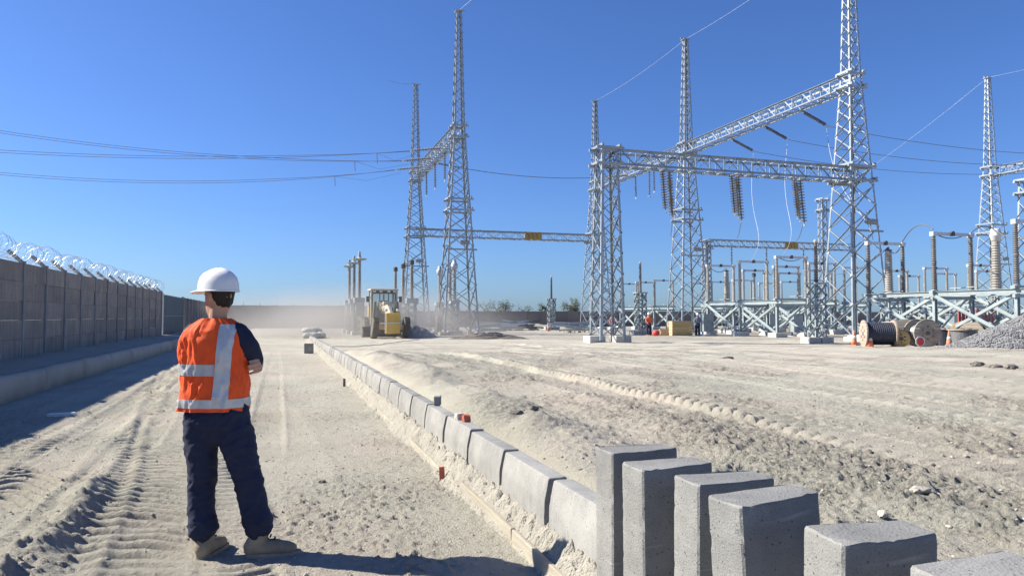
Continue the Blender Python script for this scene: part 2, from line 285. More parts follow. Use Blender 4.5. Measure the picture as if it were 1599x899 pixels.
KERB_X0, KERB_X1 = 1.58, 1.74          # the kerb line
def ground_parts(x, y):
    """height of the ground and how dark it is coloured: gravel plus painted clod shade"""
    r = np.hypot(x, y)
    fine = 1 - sstep(14, 40, r)
    # --- levels
    h = 0.28 * sstep(1.68, 2.3, x) * (1 - sstep(18, 34, y)) * sstep(-6, 0, y)
    trench = sstep(1.2, 1.35, x) * (1 - sstep(1.85, 2.15, x)) * (1 - sstep(3.05, 3.3, y))
    h = h * (1 - trench) - 0.12 * trench
    h += 0.36 * (1 - sstep(-4.75, -4.55, x)) * sstep(-16, -8, x) + 0.14 * (1 - sstep(-6.3, -4.9, x)) * sstep(-16, -8, x) * fbm(x * 0.9, y * 0.9, 5)
    road = sstep(-4.4, -4.2, x) * (1 - sstep(1.4, 1.5, x)); plat = sstep(2.0, 2.6, x)
    # --- broad undulation
    h += (fbm(x * 0.35, y * 0.35, 1, 3) - 0.5) * 0.10 * (road * 0.5 + plat) * fine + (fbm(x * 0.12, y * 0.06, 9, 3) - 0.5) * 0.22 * sstep(9, 22, y) * plat
    rough = fbm(x * 1.1, y * 0.8, 3, 4); rough = sstep(0.42, 0.62, rough)
    # --- bank behind the kerb
    bank = bump1(x, 2.75 + 0.15 * np.sin(y * 0.9), 0.38) * sstep(5.0, 8.0, y) * (1 - sstep(26, 34, y))
    h += bank * (0.06 + 0.17 * fbm(x * 2.2, y * 1.3, 12)) - 0.10 * bump1(x, 2.05, 0.2) * sstep(3.5, 5.0, y) * (1 - sstep(24, 32, y))
    h += 0.22 * bump1(x, 2.42, 0.38) * bump1(y, 8.9, 1.0) * (0.7 + 0.5 * fbm(x * 5, y * 5, 14)) + 0.16 * bump1(x, 2.45, 0.22) * bump1(y, 7.15, 0.3)
    h += 0.10 * bump1(x, 2.2, 0.25) * sstep(12, 14, y) * (1 - sstep(30, 36, y)) * fbm(x * 2, y * 1.2, 15)
    h -= 0.10 * bump1(x, 3.6, 0.45) * (1 - sstep(9, 14, y)) * sstep(2, 4, y) * 0.6
    strip_ = (bump1(x, 4.25, 0.75) + bump1(x, 6.35, 0.95) + 0.7 * bump1(x, 9.2, 0.7) + 0.6 * bump1(x, 12.2, 1.2) + 0.5 * bump1(x, 16, 1.5)) * plat * (1 - sstep(22, 34, y))  # rough gravelly strips; the clods' shade is painted into their darker colour too
    soil = 0.35 * rough * road + strip_ * (0.35 + 0.9 * rough) + 0.15 * rough * plat + 0.8 * bump1(x, 2.45, 0.4) * bump1(y, 8.3, 1.4)
    rough = np.clip(rough * (0.35 + 0.3 * road) + strip_ * (0.35 + 0.65 * rough), 0, 1)
    # --- tyre tread bands on the road
    pressed = np.zeros_like(x)
    def band(xc, w, p, amp, y0, y1, curve, seed, patch=0.0, lean=0.0):
        nonlocal h, soil, pressed
        u = (x - xc) / (w / 2); inside = (1 - sstep(0.82, 1.08, np.abs(u))) * sstep(y0, y0 + 1.5, y) * (1 - sstep(y1 - 4, y1, y))
        if patch: inside = inside * sstep(patch - 0.12, patch + 0.08, fbm(x * 0.9, y * 0.55, seed, 3))
        wob = (fbm(x * 3, y * 3, seed + 3, 2) - 0.5) * 0.28
        ph = (y + curve * w * np.abs(u) ** 1.6 + lean * u * w) / p + wob
        s = ph - np.floor(ph)
        bar = sstep(0.05, 0.30, s) * (1 - sstep(0.60, 0.72, s))
        h += inside * (amp * (bar - 0.5) * (0.35 + 0.8 * fbm(x * 4, y * 4, seed + 8, 2)) * (0.25 + 1.7 * sstep(0.3, 0.7, fbm(x * 0.9 + 3, y * 0.5, seed + 9, 3))) - 0.012) * fine
        pressed = np.maximum(pressed, inside * 0.8)
        h += 0.012 * (bump1(np.abs(u), 1.15, 0.14)) * inside_edge(y, y0, y1) * fine
    def inside_edge(y, y0, y1): return sstep(y0, y0 + 1.5, y) * (1 - sstep(y1 - 4, y1, y))
    band(-0.84 - 0.115 * (y - 5.25), 0.74, 0.175, 0.055, 2.0, 30, 0.10, 21, 0.0, 0.16)
    band(-0.27 - 0.085 * (y - 5.25), 0.44, 0.160, 0.045, 2.0, 34, -0.22, 31, 0.0, -0.1)
    band(-2.10 - 0.03 * (y - 7), 0.60, 0.21, 0.055, 3.0, 28, 0.45, 41, 0.42, 0.2)
    band(-0.15 + 0.0 * y, 0.42, 0.145, 0.035, 8.0, 45, 0.25, 51, 0.0, 0.0)
    band(-2.75 + 0.015 * y, 0.45, 0.19, 0.035, 3.0, 40, -0.3, 61, 0.45, 0.0)
    band(-1.55 - 0.05 * (y - 9), 0.5, 0.18, 0.035, 8.5, 40, 0.3, 66, 0.40, 0.15)
    # --- drag lines along the road
    for xc, sl, a, w in ((-1.12, -0.105, 0.030, 0.05), (-1.36, -0.10, 0.026, 0.045), (-1.75, -0.04, 0.03, 0.06), (-2.5, -0.02, 0.025, 0.06), (-3.0, 0.0, 0.02, 0.08), (-1.24, -0.102, -0.02, 0.06), (0.62, -0.06, 0.012, 0.08), (-3.6, 0.0, 0.03, 0.12)):
        c = xc + sl * (y - 6) + 0.05 * np.sin(y * 0.8 + xc * 9)
        h += 0.6 * a * bump1(x, c, w) * (0.4 + 1.2 * fbm(x * 0.6, y * 0.9, 71)) * fine
    h += 0.11 * bump1(x, -1.52 + 0.12 * np.sin(y * 1.3), 0.15) * sstep(4.0, 4.8, y) * (1 - sstep(7.0, 7.7, y)) * (0.2 + 1.3 * fbm(x * 7, y * 7, 75))
    h += 0.06 * bump1(x, -1.9, 0.14) * sstep(3.0, 3.6, y) * (1 - sstep(5.6, 6.3, y)) * (0.3 + 1.2 * fbm(x * 5, y * 5, 76))
    # --- tracks on the platform
    def lugs(xc, w, p, amp, y0, y1, seed):
        nonlocal h, soil, pressed
        u = (x - xc) / w; s = (y / p + (fbm(x * 2, y * 2, seed, 2) - 0.5) * 0.2); s = s - np.floor(s)
        m = sstep(y0, y0 + 2, y) * (1 - sstep(y1 - 5, y1, y))
        k = (1 - sstep(0.6, 1.0, np.abs(u))) * m
        h += k * amp * (0.30 + 0.9 * sstep(0.0, 0.14, s) * (1 - sstep(0.70, 0.86, s)))
        soil = soil * (1 - k); pressed = np.maximum(pressed, k)
        g = bump1(x, xc + w * 1.9, w * 0.55) * m + bump1(x, xc - w * 1.9, w * 0.45) * m * 0.7
        h -= g * 0.025; s2 = y / (p * 0.55) + u * 0.4; s2 = s2 - np.floor(s2)
        h += g * 0.022 * (s2 < 0.5) * fine
    band(5.48 + 0.02 * np.sin(y * 0.5), 0.62, 0.22, 0.035, 1.5, 22, 0.0, 171, 0.0, 0.25)
    soil = soil * (1 - 0.7 * bump1(x, 5.4, 0.3) * (1 - sstep(16, 22, y)))
    lugs(5.10 + 0.02 * np.sin(y * 0.5), 0.11, 0.22, 0.07 * sstep(4.5, 9, y) + 0.018, 2.0, 26, 81)
    lugs(7.75 + 0.01 * y, 0.13, 0.28, 0.026, 3.0, 30, 84)
    lugs(8.55 + 0.02 * y, 0.12, 0.27, 0.024, 3.0, 34, 87)
    lugs(10.3 + 0.03 * y, 0.14, 0.30, 0.028, 4.0, 38, 90)
    lugs(12.8 - 0.02 * y, 0.16, 0.34, 0.03, 6.0, 40, 93)
    for xc, a, w in ((4.1, 0.035, 0.15), (6.5, 0.03, 0.2), (9.4, 0.05, 0.22), (11.6, 0.05, 0.25), (14.5, 0.07, 0.3), (17.5, 0.06, 0.35), (20.5, 0.06, 0.4)):
        h += a * bump1(x, xc + 0.2 * np.sin(y * 0.35 + xc), w) * (0.3 + 1.3 * fbm(x * 0.8, y * 0.4, 95)) * plat * (1 - sstep(34, 44, y))
    # --- heaps further off
    for hx, hy, hr, hh in ((27.0, 79.0, 3.0, 0.65), (31.5, 80.5, 2.4, 0.45), (23.0, 76.5, 2.6, 0.3)):
        h += hh * np.exp(-(((x - hx) / hr) ** 2 + ((y - hy) / (hr * 0.7)) ** 2)) * (0.7 + 0.6 * fbm(x, y, 97))
    # --- crumbs and clods
    near = (1 - sstep(10, 26, r)) * (1 - 0.8 * pressed)
    dirt = (fbm(x * 12, y * 12, 101, 3) - 0.5)
    h += dirt * (0.006 + 0.014 * rough * (plat + 0.4 * road)) * near
    cl = fbm(x * 24, y * 24, 111, 2); h += 0.024 * sstep(0.58, 0.78, cl) * (0.25 + rough) * near
    cl2 = fbm(x * 4.2, y * 4.2, 121, 2); h += 0.035 * sstep(0.68, 0.88, cl2) * (rough * plat + 0.15) * (1 - sstep(25, 50, r))
    crust = 1 - np.abs(2 * fbm(x * 9.5, y * 9.5, 151, 3, 0.65) - 1); h += (crust - 0.7) * (0.020 * road * (0.4 + fbm(x * 0.7, y * 0.7, 153, 2)) + 0.016 * plat + 0.045 * rough * plat) * (1 - sstep(16, 34, r)) * (1 - 0.85 * pressed)
    mid = sstep(8, 18, r) * (1 - sstep(60, 90, r)); h += (fbm(x * 1.8, y * 1.8, 131, 3) - 0.5) * 0.06 * mid * (plat + 0.3 * road)
    yard = sstep(0.0, 4.0, y - 37 + 6 * (fbm(x * 0.15, y * 0.15, 161, 2) - 0.5) - 5 * (1 - sstep(12, 22, x))) * sstep(9, 14, x)
    soil = np.maximum(soil, yard * (0.55 + 0.5 * fbm(x * 0.6, y * 0.6, 163, 3)))
    midsoil = sstep(0.56, 0.66, fbm(x * 0.22 + y * 0.05, y * 0.75, 165, 4)) * sstep(11, 17, r) * (1 - sstep(36, 46, y)) * plat; soil = np.maximum(soil, midsoil * 0.85); h += midsoil * (fbm(x * 2.6, y * 2.6, 167, 3) - 0.4) * 0.10
    calm = 1 - 0.75 * np.exp(-(((x + 0.25) / 0.55) ** 2 + ((y - 4.85) / 0.3) ** 2)); h = np.where(y < 6.5, h * calm, h)
    soil = np.clip(soil * (0.55 + 0.9 * fbm(x * 0.5, y * 0.25, 141, 3)), 0, 1)
    return h, soil
def gz(x, y):
    return float(ground_parts(np.array([float(x)]), np.array([float(y)]))[0][0])

# ------------------------------------------------------------------ ground sheet (polar, finer nearby)
def make_ground():
    b = np.concatenate([np.arange(-180, -30, 5.0), np.arange(-30, 62, 0.15), np.arange(62, 180, 5.0)]) * math.pi / 180
    rad = [0.35]
    while rad[-1] < 1.5: rad.append(rad[-1] * 1.03)
    while rad[-1] < 12: rad.append(rad[-1] * 1.0028)
    while rad[-1] < 40: rad.append(rad[-1] * 1.0048)
    while rad[-1] < 150: rad.append(rad[-1] * 1.013)
    while rad[-1] < 4500: rad.append(rad[-1] * 1.15)
    rad = np.array(rad); nb, nr = len(b), len(rad)
    X = np.outer(rad, np.sin(b)); Y = np.outer(rad, np.cos(b))
    H, S = ground_parts(X.ravel(), Y.ravel())
    fade = 1 - sstep(95, 130, np.hypot(X, Y).ravel()); H = H * fade
    co = np.stack([X.ravel(), Y.ravel(), H], 1)
    i, j = np.meshgrid(np.arange(nr - 1), np.arange(nb), indexing='ij'); j2 = (j + 1) % nb
    q = np.stack([i * nb + j, (i + 1) * nb + j, (i + 1) * nb + j2, i * nb + j2], -1).reshape(-1, 4)[:, ::-1]
    c = len(co); co = np.vstack([co, [[0, 0, 0]]])
    me = bpy.data.meshes.new('ground'); nq = len(q)
    tri = np.stack([np.full(nb, c), np.arange(nb), (np.arange(nb) + 1) % nb], 1)[:, ::-1]
    me.vertices.add(len(co)); me.vertices.foreach_set('co', co.astype(np.float32).ravel())
    loops = np.concatenate([q.ravel(), tri.ravel()]).astype(np.int32)
    me.loops.add(len(loops)); me.loops.foreach_set('vertex_index', loops)
    st = np.concatenate([np.arange(nq) * 4, nq * 4 + np.arange(nb) * 3]).astype(np.int32)
    me.polygons.add(len(st)); me.polygons.foreach_set('loop_start', st)
    me.update(calc_edges=True); me.validate()
    at_ = me.attributes.new('soil', 'FLOAT', 'POINT'); at_.data.foreach_set('value', np.append(S, 0).astype(np.float32))
    me.polygons.foreach_set('use_smooth', np.ones(len(me.polygons), dtype=bool))
    m = principled('dusty_sand', (0.4, 0.36, 0.29), 0.95, 0, 0.15); nt = m.node_tree; p = nt.nodes['Principled BSDF']
    tc = nt.nodes.new('ShaderNodeTexCoord'); at2 = nt.nodes.new('ShaderNodeAttribute'); at2.attribute_name = 'soil'
    n1 = nt.nodes.new('ShaderNodeTexNoise'); n1.inputs['Scale'].default_value = 0.5; n1.inputs['Detail'].default_value = 10; n1.inputs['Roughness'].default_value = 0.7
    r1 = nt.nodes.new('ShaderNodeValToRGB'); r1.color_ramp.elements[0].position = 0.3; r1.color_ramp.elements[1].position = 0.72
    r1.color_ramp.elements[0].color = (0.455, 0.427, 0.363, 1); r1.color_ramp.elements[1].color = (0.62, 0.59, 0.507, 1)
    n2 = nt.nodes.new('ShaderNodeTexNoise'); n2.inputs['Scale'].default_value = 22; n2.inputs['Detail'].default_value = 7; n2.inputs['Roughness'].default_value = 0.75
    r2 = nt.nodes.new('ShaderNodeValToRGB'); r2.color_ramp.elements[0].position = 0.40; r2.color_ramp.elements[1].position = 0.62
    r2.color_ramp.elements[0].color = (0.21, 0.20, 0.178, 1); r2.color_ramp.elements[1].color = (0.51, 0.48, 0.415, 1)
    mx = nt.nodes.new('ShaderNodeMix'); mx.data_type = 'RGBA'
    mf = nt.nodes.new('ShaderNodeMath'); mf.operation = 'MULTIPLY_ADD'; mf.inputs[1].default_value = 0.75; mf.inputs[2].default_value = 0.17  # speckle mixed in everywhere, its dark grains painting the crumbs' small shadows
    b1 = nt.nodes.new('ShaderNodeTexNoise'); b1.inputs['Scale'].default_value = 55; b1.inputs['Detail'].default_value = 8; b1.inputs['Roughness'].default_value = 0.7
    bp = nt.nodes.new('ShaderNodeBump'); bp.inputs['Strength'].default_value = 1.0; bp.inputs['Distance'].default_value = 0.045
    L = nt.links.new
    for n in (n1, n2, b1): L(tc.outputs['Object'], n.inputs['Vector'])
    L(n1.outputs['Fac'], r1.inputs['Fac']); L(n2.outputs['Fac'], r2.inputs['Fac'])
    L(at2.outputs['Fac'], mf.inputs[0]); L(mf.outputs[0], mx.inputs['Factor']); L(r1.outputs['Color'], mx.inputs['A']); L(r2.outputs['Color'], mx.inputs['B'])
    n3 = nt.nodes.new('ShaderNodeTexNoise'); n3.inputs['Scale'].default_value = 0.33; n3.inputs['Detail'].default_value = 5; L(tc.outputs['Object'], n3.inputs['Vector'])
    r3 = nt.nodes.new('ShaderNodeValToRGB'); r3.color_ramp.elements[0].position = 0.35; r3.color_ramp.elements[0].color = (0.90, 0.93, 0.90, 1); r3.color_ramp.elements[1].position = 0.65; r3.color_ramp.elements[1].color = (1.0, 0.955, 0.93, 1); L(n3.outputs['Fac'], r3.inputs['Fac'])
    mt = nt.nodes.new('ShaderNodeMix'); mt.data_type = 'RGBA'; mt.blend_type = 'MULTIPLY'; mt.inputs['Factor'].default_value = 1.0; L(mx.outputs['Result'], mt.inputs['A']); L(r3.outputs['Color'], mt.inputs['B'])
    L(mt.outputs['Result'], p.inputs['Base Color']); L(b1.outputs['Fac'], bp.inputs['Height']); L(bp.outputs['Normal'], p.inputs['Normal'])
    me.materials.append(m)
    tag(link('ground', me), kind='structure')
make_ground()

# ------------------------------------------------------------------ kerb stones
def kerb_mesh(seed, L=0.938, mat='kerb_dusty'):
    rg = np.random.default_rng(seed); c = 0.007
    prof = [(-0.08, -0.15), (0.08, -0.15), (0.08, 0.15), (-0.045, 0.15), (-0.076, 0.0)]      # (thickness, height)
    pts = []; edge = []; n = len(prof)
    for i in range(n):
        p = Vector((*prof[i], 0)); q = Vector((*prof[(i + 1) % n], 0)); d = (q - p).normalized(); ln = (q - p).length; k = max(2, int(ln / 0.022))
        for j in range(k + 1):
            t = c + (ln - 2 * c) * j / k; pts.append(p + d * t); edge.append(1.0 if j in (0, k) and i != 4 or (i == 4 and j == 0) else 0.0)
    m = len(pts); cen = Vector((0, 0, 0)); ts = [0.0, 0.006] + [0.006 + (L - 0.012) * j / 44 for j in range(1, 44)] + [L - 0.006, L]
    A = np.array([[p.x, p.y] for p in pts]); E = np.array(edge); vs = []; fs = []
    for r_, t in enumerate(ts):
        tt = np.full(m, t * 75.0); u = np.arange(m) * 0.9
        chip = sstep(0.55, 0.85, fbm(tt + seed * 50, u + seed * 9, 800 + seed, 2)); end = r_ in (0, len(ts) - 1)
        sc = 1 - (E * (0.008 + 0.014 * chip + 0.04 * sstep(0.78, 0.9, fbm(tt * 0.25 + seed * 31, u * 0.3, 870 + seed, 2)))) - (0.022 if end else 0.0) - (0.014 * chip if end else 0)
        dsp = 0.0022 * (fbm(tt * 0.6, u * 0.7 + seed, 850 + seed, 3) - 0.5)
        P = A * sc[:, None] + A / np.linalg.norm(A, axis=1)[:, None] * dsp[:, None]
        vs += [(P[k, 0], t - L / 2 + (0.002 * rg.standard_normal() if end else 0), P[k, 1]) for k in range(m)]
    for r_ in range(len(ts) - 1):
        for k in range(m): fs.append((r_ * m + k, r_ * m + (k + 1) % m, (r_ + 1) * m + (k + 1) % m, (r_ + 1) * m + k))
    fs.append(tuple(range(m))[::-1]); fs.append(tuple((len(ts) - 1) * m + k for k in range(m)))
    me = bpy.data.meshes.new('kerb_stone'); me.from_pydata(vs, [], fs); me.update(); bm = bmesh.new(); bm.from_mesh(me); bmesh.ops.recalc_face_normals(bm, faces=bm.faces); bm.to_mesh(me); bm.free()
    me.materials.append(M[mat]); return me
kerb_meshes = [kerb_mesh(k) for k in range(6)]; upright_meshes = [kerb_mesh(k + 10, 0.938, 'kerb') for k in range(6)]
bm_ = Matrix.Identity(3)
for k in range(40):
    y = 3.34 + 1.01 * k
    o = link('kerb_stone', kerb_meshes[k % 6], None, (1.66 + random.uniform(-.005, .005), y + 0.486 + random.uniform(-.004, .004), 0.32 + random.uniform(-.004, .004) - 0.004 * max(0, k - 15)),
             (random.uniform(-.004, .004), random.uniform(-.006, .006), random.uniform(-.006, .006)))
    tag(o, f'grey concrete kerb stone laid in the row, {ORD[k]} beyond the upright stones', 'kerb stone', 'kerb stones laid end to end')
# stones standing on end, waiting to be laid.  local x thickness -> world y, local z height -> world -x, local y length -> world z
stand = [(1.53, 3.00, 0.885, 0.0, 0.0, 0.0), (1.50, 2.665, 0.882, 1.5, 0.0, -0.4), (1.555, 2.36, 0.885, -1.0, 0.3, 0.4), (1.535, 2.06, 0.892, 2.5, -1.2, -2.2), (1.60, 1.715, 0.865, -4.0, 1.0, 0.8), (1.62, 1.36, 0.87, 3.0, 0.5, 0.0)]
sl = ['farthest upright kerb stone, next to the laid row', 'second upright kerb stone from the laid row', 'third upright kerb stone from the laid row', 'leaning fourth upright kerb stone from the laid row', 'fifth upright kerb stone with a chipped edge, second nearest', 'nearest upright kerb stone at the bottom edge, only its top showing']
base_rot = Matrix(((0, 0, -1), (1, 0, 0), (0, 1, 0))).to_4x4()
base_rot = Matrix(((0, 0, 1), (1, 0, 0), (0, 1, 0))).to_4x4()
for k, (x, y, top, rz, rx, ry) in enumerate(stand):
    o = link('kerb_stone', upright_meshes[k])
    o.matrix_world = Matrix.Translation((x, y, top - 0.469)) @ Matrix.Rotation(R(rz), 4, 'Z') @ Matrix.Rotation(R(rx), 4, 'X') @ Matrix.Rotation(R(ry), 4, 'Y') @ base_rot @ Matrix.Diagonal((1.10, 1.0, 1.14, 1.0))
    tag(o, sl[k], 'kerb stone', 'kerb stones standing on end')

# rough lean concrete along the foot of the kerb
def strip(name, x0, x1, y0, y1, nx, step_fn, hf, mat, label, cat):
    ys = [y0]
    while ys[-1] < y1: ys.append(ys[-1] + step_fn(ys[-1]))
    ys = np.array(ys); t = np.linspace(0, 1, nx); T, Y = np.meshgrid(t, ys); X = x0 + (x1 - x0) * T
    Z = hf(X, Y, T); co = np.stack([X.ravel(), Y.ravel(), Z.ravel()], 1); n0, n1 = X.shape
    i, j = np.meshgrid(np.arange(n0 - 1), np.arange(n1 - 1), indexing='ij')
    q = np.stack([i * n1 + j, i * n1 + j + 1, (i + 1) * n1 + j + 1, (i + 1) * n1 + j], -1).reshape(-1, 4)
    me = bpy.data.meshes.new(name); me.from_pydata(co.tolist(), [], q.tolist()); me.update(); me.materials.append(M[mat])
    me.polygons.foreach_set('use_smooth', [True] * len(me.polygons))
    return tag(link(name, me), label, cat)
def haunch_h(X, Y, T):
    lump = fbm(X * 13, Y * 13, 201, 4, 0.6) - 0.5; big = fbm(X * 2.2, Y * 1.6, 205, 2) - 0.5; cr = sstep(0.52, 0.72, fbm(X * 30, Y * 30, 211, 2)); rid = 1 - np.abs(2 * fbm(X * 17, Y * 17, 221, 3) - 1) * 2.2
    z = -0.04 + 0.22 * sstep(0.05, 0.85, T + big * 0.4) + lump * 0.11 * (0.2 + T) + cr * 0.016 + big * 0.04 + 0.018 * rid
    return np.where(T > 0.97, np.minimum(z, 0.21), z)
strip('concrete_haunch', 1.36, 1.625, 2.9, 44, 34, lambda y: 0.0036 * y, haunch_h, 'haunch', 'rough crumbled pale concrete banked along the foot of the kerb row', 'concrete')
# form boards along the haunch
for k, (y0, y1, dx, tilt) in enumerate(((3.25, 4.62, 0.0, 0.05), (4.66, 6.05, 0.012, -0.03), (6.1, 8.6, -0.006, 0.02), (8.68, 11.6, 0.01, 0.0), (11.7, 14.7, 0.0, 0.0), (14.8, 18.0, 0.01, 0.0))):
    b = MB(); b.box((0, 0, 0), (0.028, y1 - y0, 0.13)); me = b.mesh('form_board', 'board'); bevel_mesh(me, 0.004)
    o = link('form_board', me, None, (1.455 + dx, (y0 + y1) / 2, (0.03, 0.025, -0.005, -0.015, -0.03, -0.03)[k]), (0, tilt, random.uniform(-.006, .006)))
    tag(o, f'cement crusted form board edging the rough concrete, {ORD[k]} from the upright stones', 'board', 'boards along the concrete edge')
def stake(x, y, z0, hgt, w, mat, label, tilt=(0, 0, 0)):
    b = MB(); b.box((0, 0, hgt / 2), (w, w * 0.45, hgt)); b.add([(-w / 2, -w * .2, 0), (w / 2, -w * .2, 0), (0, 0, -0.2)], [(0, 1, 2)])
    me = b.mesh('stake', mat); o = link('wooden_stake', me, None, (x, y, z0), tilt); return tag(o, label, 'stake', 'marker stakes beside the kerb')
stake(1.40, 6.55, -0.02, 0.15, 0.048, 'brick', 'short red stake in front of the rough concrete near the boards', (0.03, -0.04, -0.2))
s2 = stake(1.455, 6.5, -0.01, 0.12, 0.016, 'brick', 'thin red splinter leaning beside the short red stake', (0.1, 0.3, -0.2))
stake(1.30, 15.9, -0.02, 0.19, 0.05, 'machine_dark', 'small dark stake at the concrete edge far along the kerb')
# half brick and broken bricks on the kerb
b = MB(); b.box((0, 0, 0.05), (0.075, 0.11, 0.10)); me = b.mesh('concrete_cube', 'kerb'); bevel_mesh(me, 0.005)
tag(link('concrete_cube', me, None, (1.705, 8.25, 0.474), (0, 0, -0.3)), 'small dark concrete cube sitting on top of the kerb row', 'concrete cube')
for k, (dx, dy, rz, w, m_, lab) in enumerate(((0.0, 0, 0.2, 0.05, 'brick', 'broken red brick piece on the kerb, nearest of three'), (0.015, 0.075, -0.1, 0.045, 'brick', 'broken red brick piece on the kerb, middle of three'), (-0.035, 0.17, 0.4, 0.06, 'asbag', 'whitish broken brick piece on the kerb, farthest of three'))):
    b = MB(); b.box((0, 0, 0.03), (0.07, w, 0.06)); me = b.mesh('brick_piece', m_); bevel_mesh(me, 0.004)
    bm2 = bmesh.new(); bm2.from_mesh(me)
    for v in bm2.verts: v.co += Vector((random.uniform(-.006, .006), random.uniform(-.006, .006), random.uniform(0, .006)))
    bm2.to_mesh(me); bm2.free()
    tag(link('brick_piece', me, None, (1.695 + dx, 6.85 + dy, 0.472), (0, 0, rz)), lab, 'brick', 'broken bricks on the kerb')
# loose concrete block by the road
b = MB(); b.box((0, 0, 0.20), (0.34, 0.16, 0.40)); me = b.mesh('concrete_block', 'kerb'); bevel_mesh(me, 0.008)
px_, py_ = at(483, 29.5); tag(link('concrete_block', me, None, (px_, py_, gz(px_, py_)), (0, 0, -YAW)), 'dark concrete block standing beside the far kerb row', 'concrete block')
# white plank at the shadow edge
b = MB(); b.box((0, 0, 0.03), (0.36, 0.11, 0.055)); me = b.mesh('white_plank', 'white_paint'); bevel_mesh(me, 0.004)
px_, py_ = at(100, 11.0); tag(link('white_plank', me, None, (px_, py_, gz(px_, py_)), (0.02, -0.03, -0.15)), 'short white plank lying at the edge of the wall shadow', 'plank')

# ------------------------------------------------------------------ perimeter wall on the left
WX = -6.4; WZ = 0.40; WTOP = 2.88
wall = thing('concrete_panel_wall', 'long brown precast panel wall with slim posts along the left', 'wall', (WX, 0, 0))
pm = []
for k in range(4):
    b = MB(); b.box((0, 0, 0), (0.055, 1.87, 0.489)); me = b.mesh('panel', 'panel'); bevel_mesh(me, 0.009); pm.append(me)
b = MB(); b.box((0, 0, 1.30), (0.13, 0.12, 3.2)); post_me = b.mesh('post', 'post'); bevel_mesh(post_me, 0.012)
ny = 22; Y0 = 2.6 - 0.0
for i in range(ny + 1):
    y = Y0 + i * 1.95
    link('post', post_me, wall, (random.uniform(-.008, .008), y, random.uniform(-.01, .01)), (0, random.uniform(-.004, .004), 0))
    if i == ny: break
    for j in range(5):
        link('panel', pm[(i * 5 + j) % 4], wall, (random.uniform(-.018, .018), y + 0.975, WZ + 0.255 + j * 0.492 - 0.02), (0, random.uniform(-.006, .006), 0))
# angled arms on the posts
arms = thing('razor_wire', 'coiled razor wire on slanted arms along the top of the left wall', 'razor wire', (WX, 0, WTOP))
b = MB(); b.bar((0.02, 0, -0.04), (-0.34, 0, 0.30), 0.09, 0.08, side=(0, 1, 0)); arm_me = b.mesh('arm', 'post'); bevel_mesh(arm_me, 0.01)
for i in range(ny + 1): link('arm', arm_me, arms, (0, Y0 + i * 1.95, 0))
for nm, rad_, cx_, cz_, pitch, ph in (('coil', 0.27, -0.14, 0.30, 0.30, 0.0), ('coil', 0.23, -0.08, 0.26, 0.37, 1.3)):
    pts = []; y = Y0 + 2; ang = ph
    while y < Y0 + ny * 1.95:
        rr = rad_ * (1 + 0.16 * math.sin(y * 3.1) + 0.10 * math.sin(y * 7.7 + ph) + 0.10 * math.sin(ang * 0.37)); y += 0.004 * math.sin(ang * 0.23)
        pts.append((cx_ + rr * math.cos(ang) + 0.04 * math.sin(y * 1.7), y + 0.05 * math.sin(ang), cz_ + rr * math.sin(ang) + 0.05 * math.sin(y * 1.61)))
        ang += 2 * math.pi / 16; y += pitch / 16
    b = MB(); b.tube(pts, 0.0040, 3); b.build(nm, 'razor', arms)
for dz, dx in ((0.04, -0.08), (0.16, -0.2), (0.29, -0.33)):
    b = MB(); b.tube([(dx, Y0 + i * 0.975, dz + random.uniform(-.01, .01)) for i in range(ny * 2 + 1)], 0.005, 3); b.build('strand', 'razor', arms)
# low wall at the roadside in front of it
def low_wall():
    o = thing('low_wall', 'low dusty concrete ledge running along the shaded side of the road', 'low wall', (-4.55, 0, 0))
    y = 2.0; k = 0
    while y < 47:
        L = 3.0; n = 16; b = MB(); 
        prof = [(0.12, -0.1), (0.10, 0.30), (0.06, 0.42), (-0.14, 0.44), (-0.16, -0.1)]
        rings = []
        for i in range(n + 1):
            yy = L * i / n * 0.995
            rings.append([(px + 0.02 * (fbm(np.array([yy * 3 + y * 3.0]), np.array([q * 7.0]), 301)[0] - .5) * 2, yy, pz + (0.03 * (fbm(np.array([(yy + y) * 1.5]), np.array([q * 3.0]), 305)[0] - .5) * 2 if pz > 0 else 0)) for q, (px, pz) in enumerate(prof)])
        vs = [p for r_ in rings for p in r_]; m_ = len(prof)
        fs = [(i * m_ + q, i * m_ + (q + 1) % m_, (i + 1) * m_ + (q + 1) % m_, (i + 1) * m_ + q) for i in range(n) for q in range(m_)] + [tuple(range(m_))[::-1], tuple(n * m_ + q for q in range(m_))]
        b.add(vs, fs); me = b.mesh('section', 'plinth', True); bmf = bmesh.new(); bmf.from_mesh(me); bmesh.ops.recalc_face_normals(bmf, faces=bmf.faces); bmf.to_mesh(me); bmf.free()
        link('section', me, o, (0, y, 0)); y += L; k += 1
low_wall()
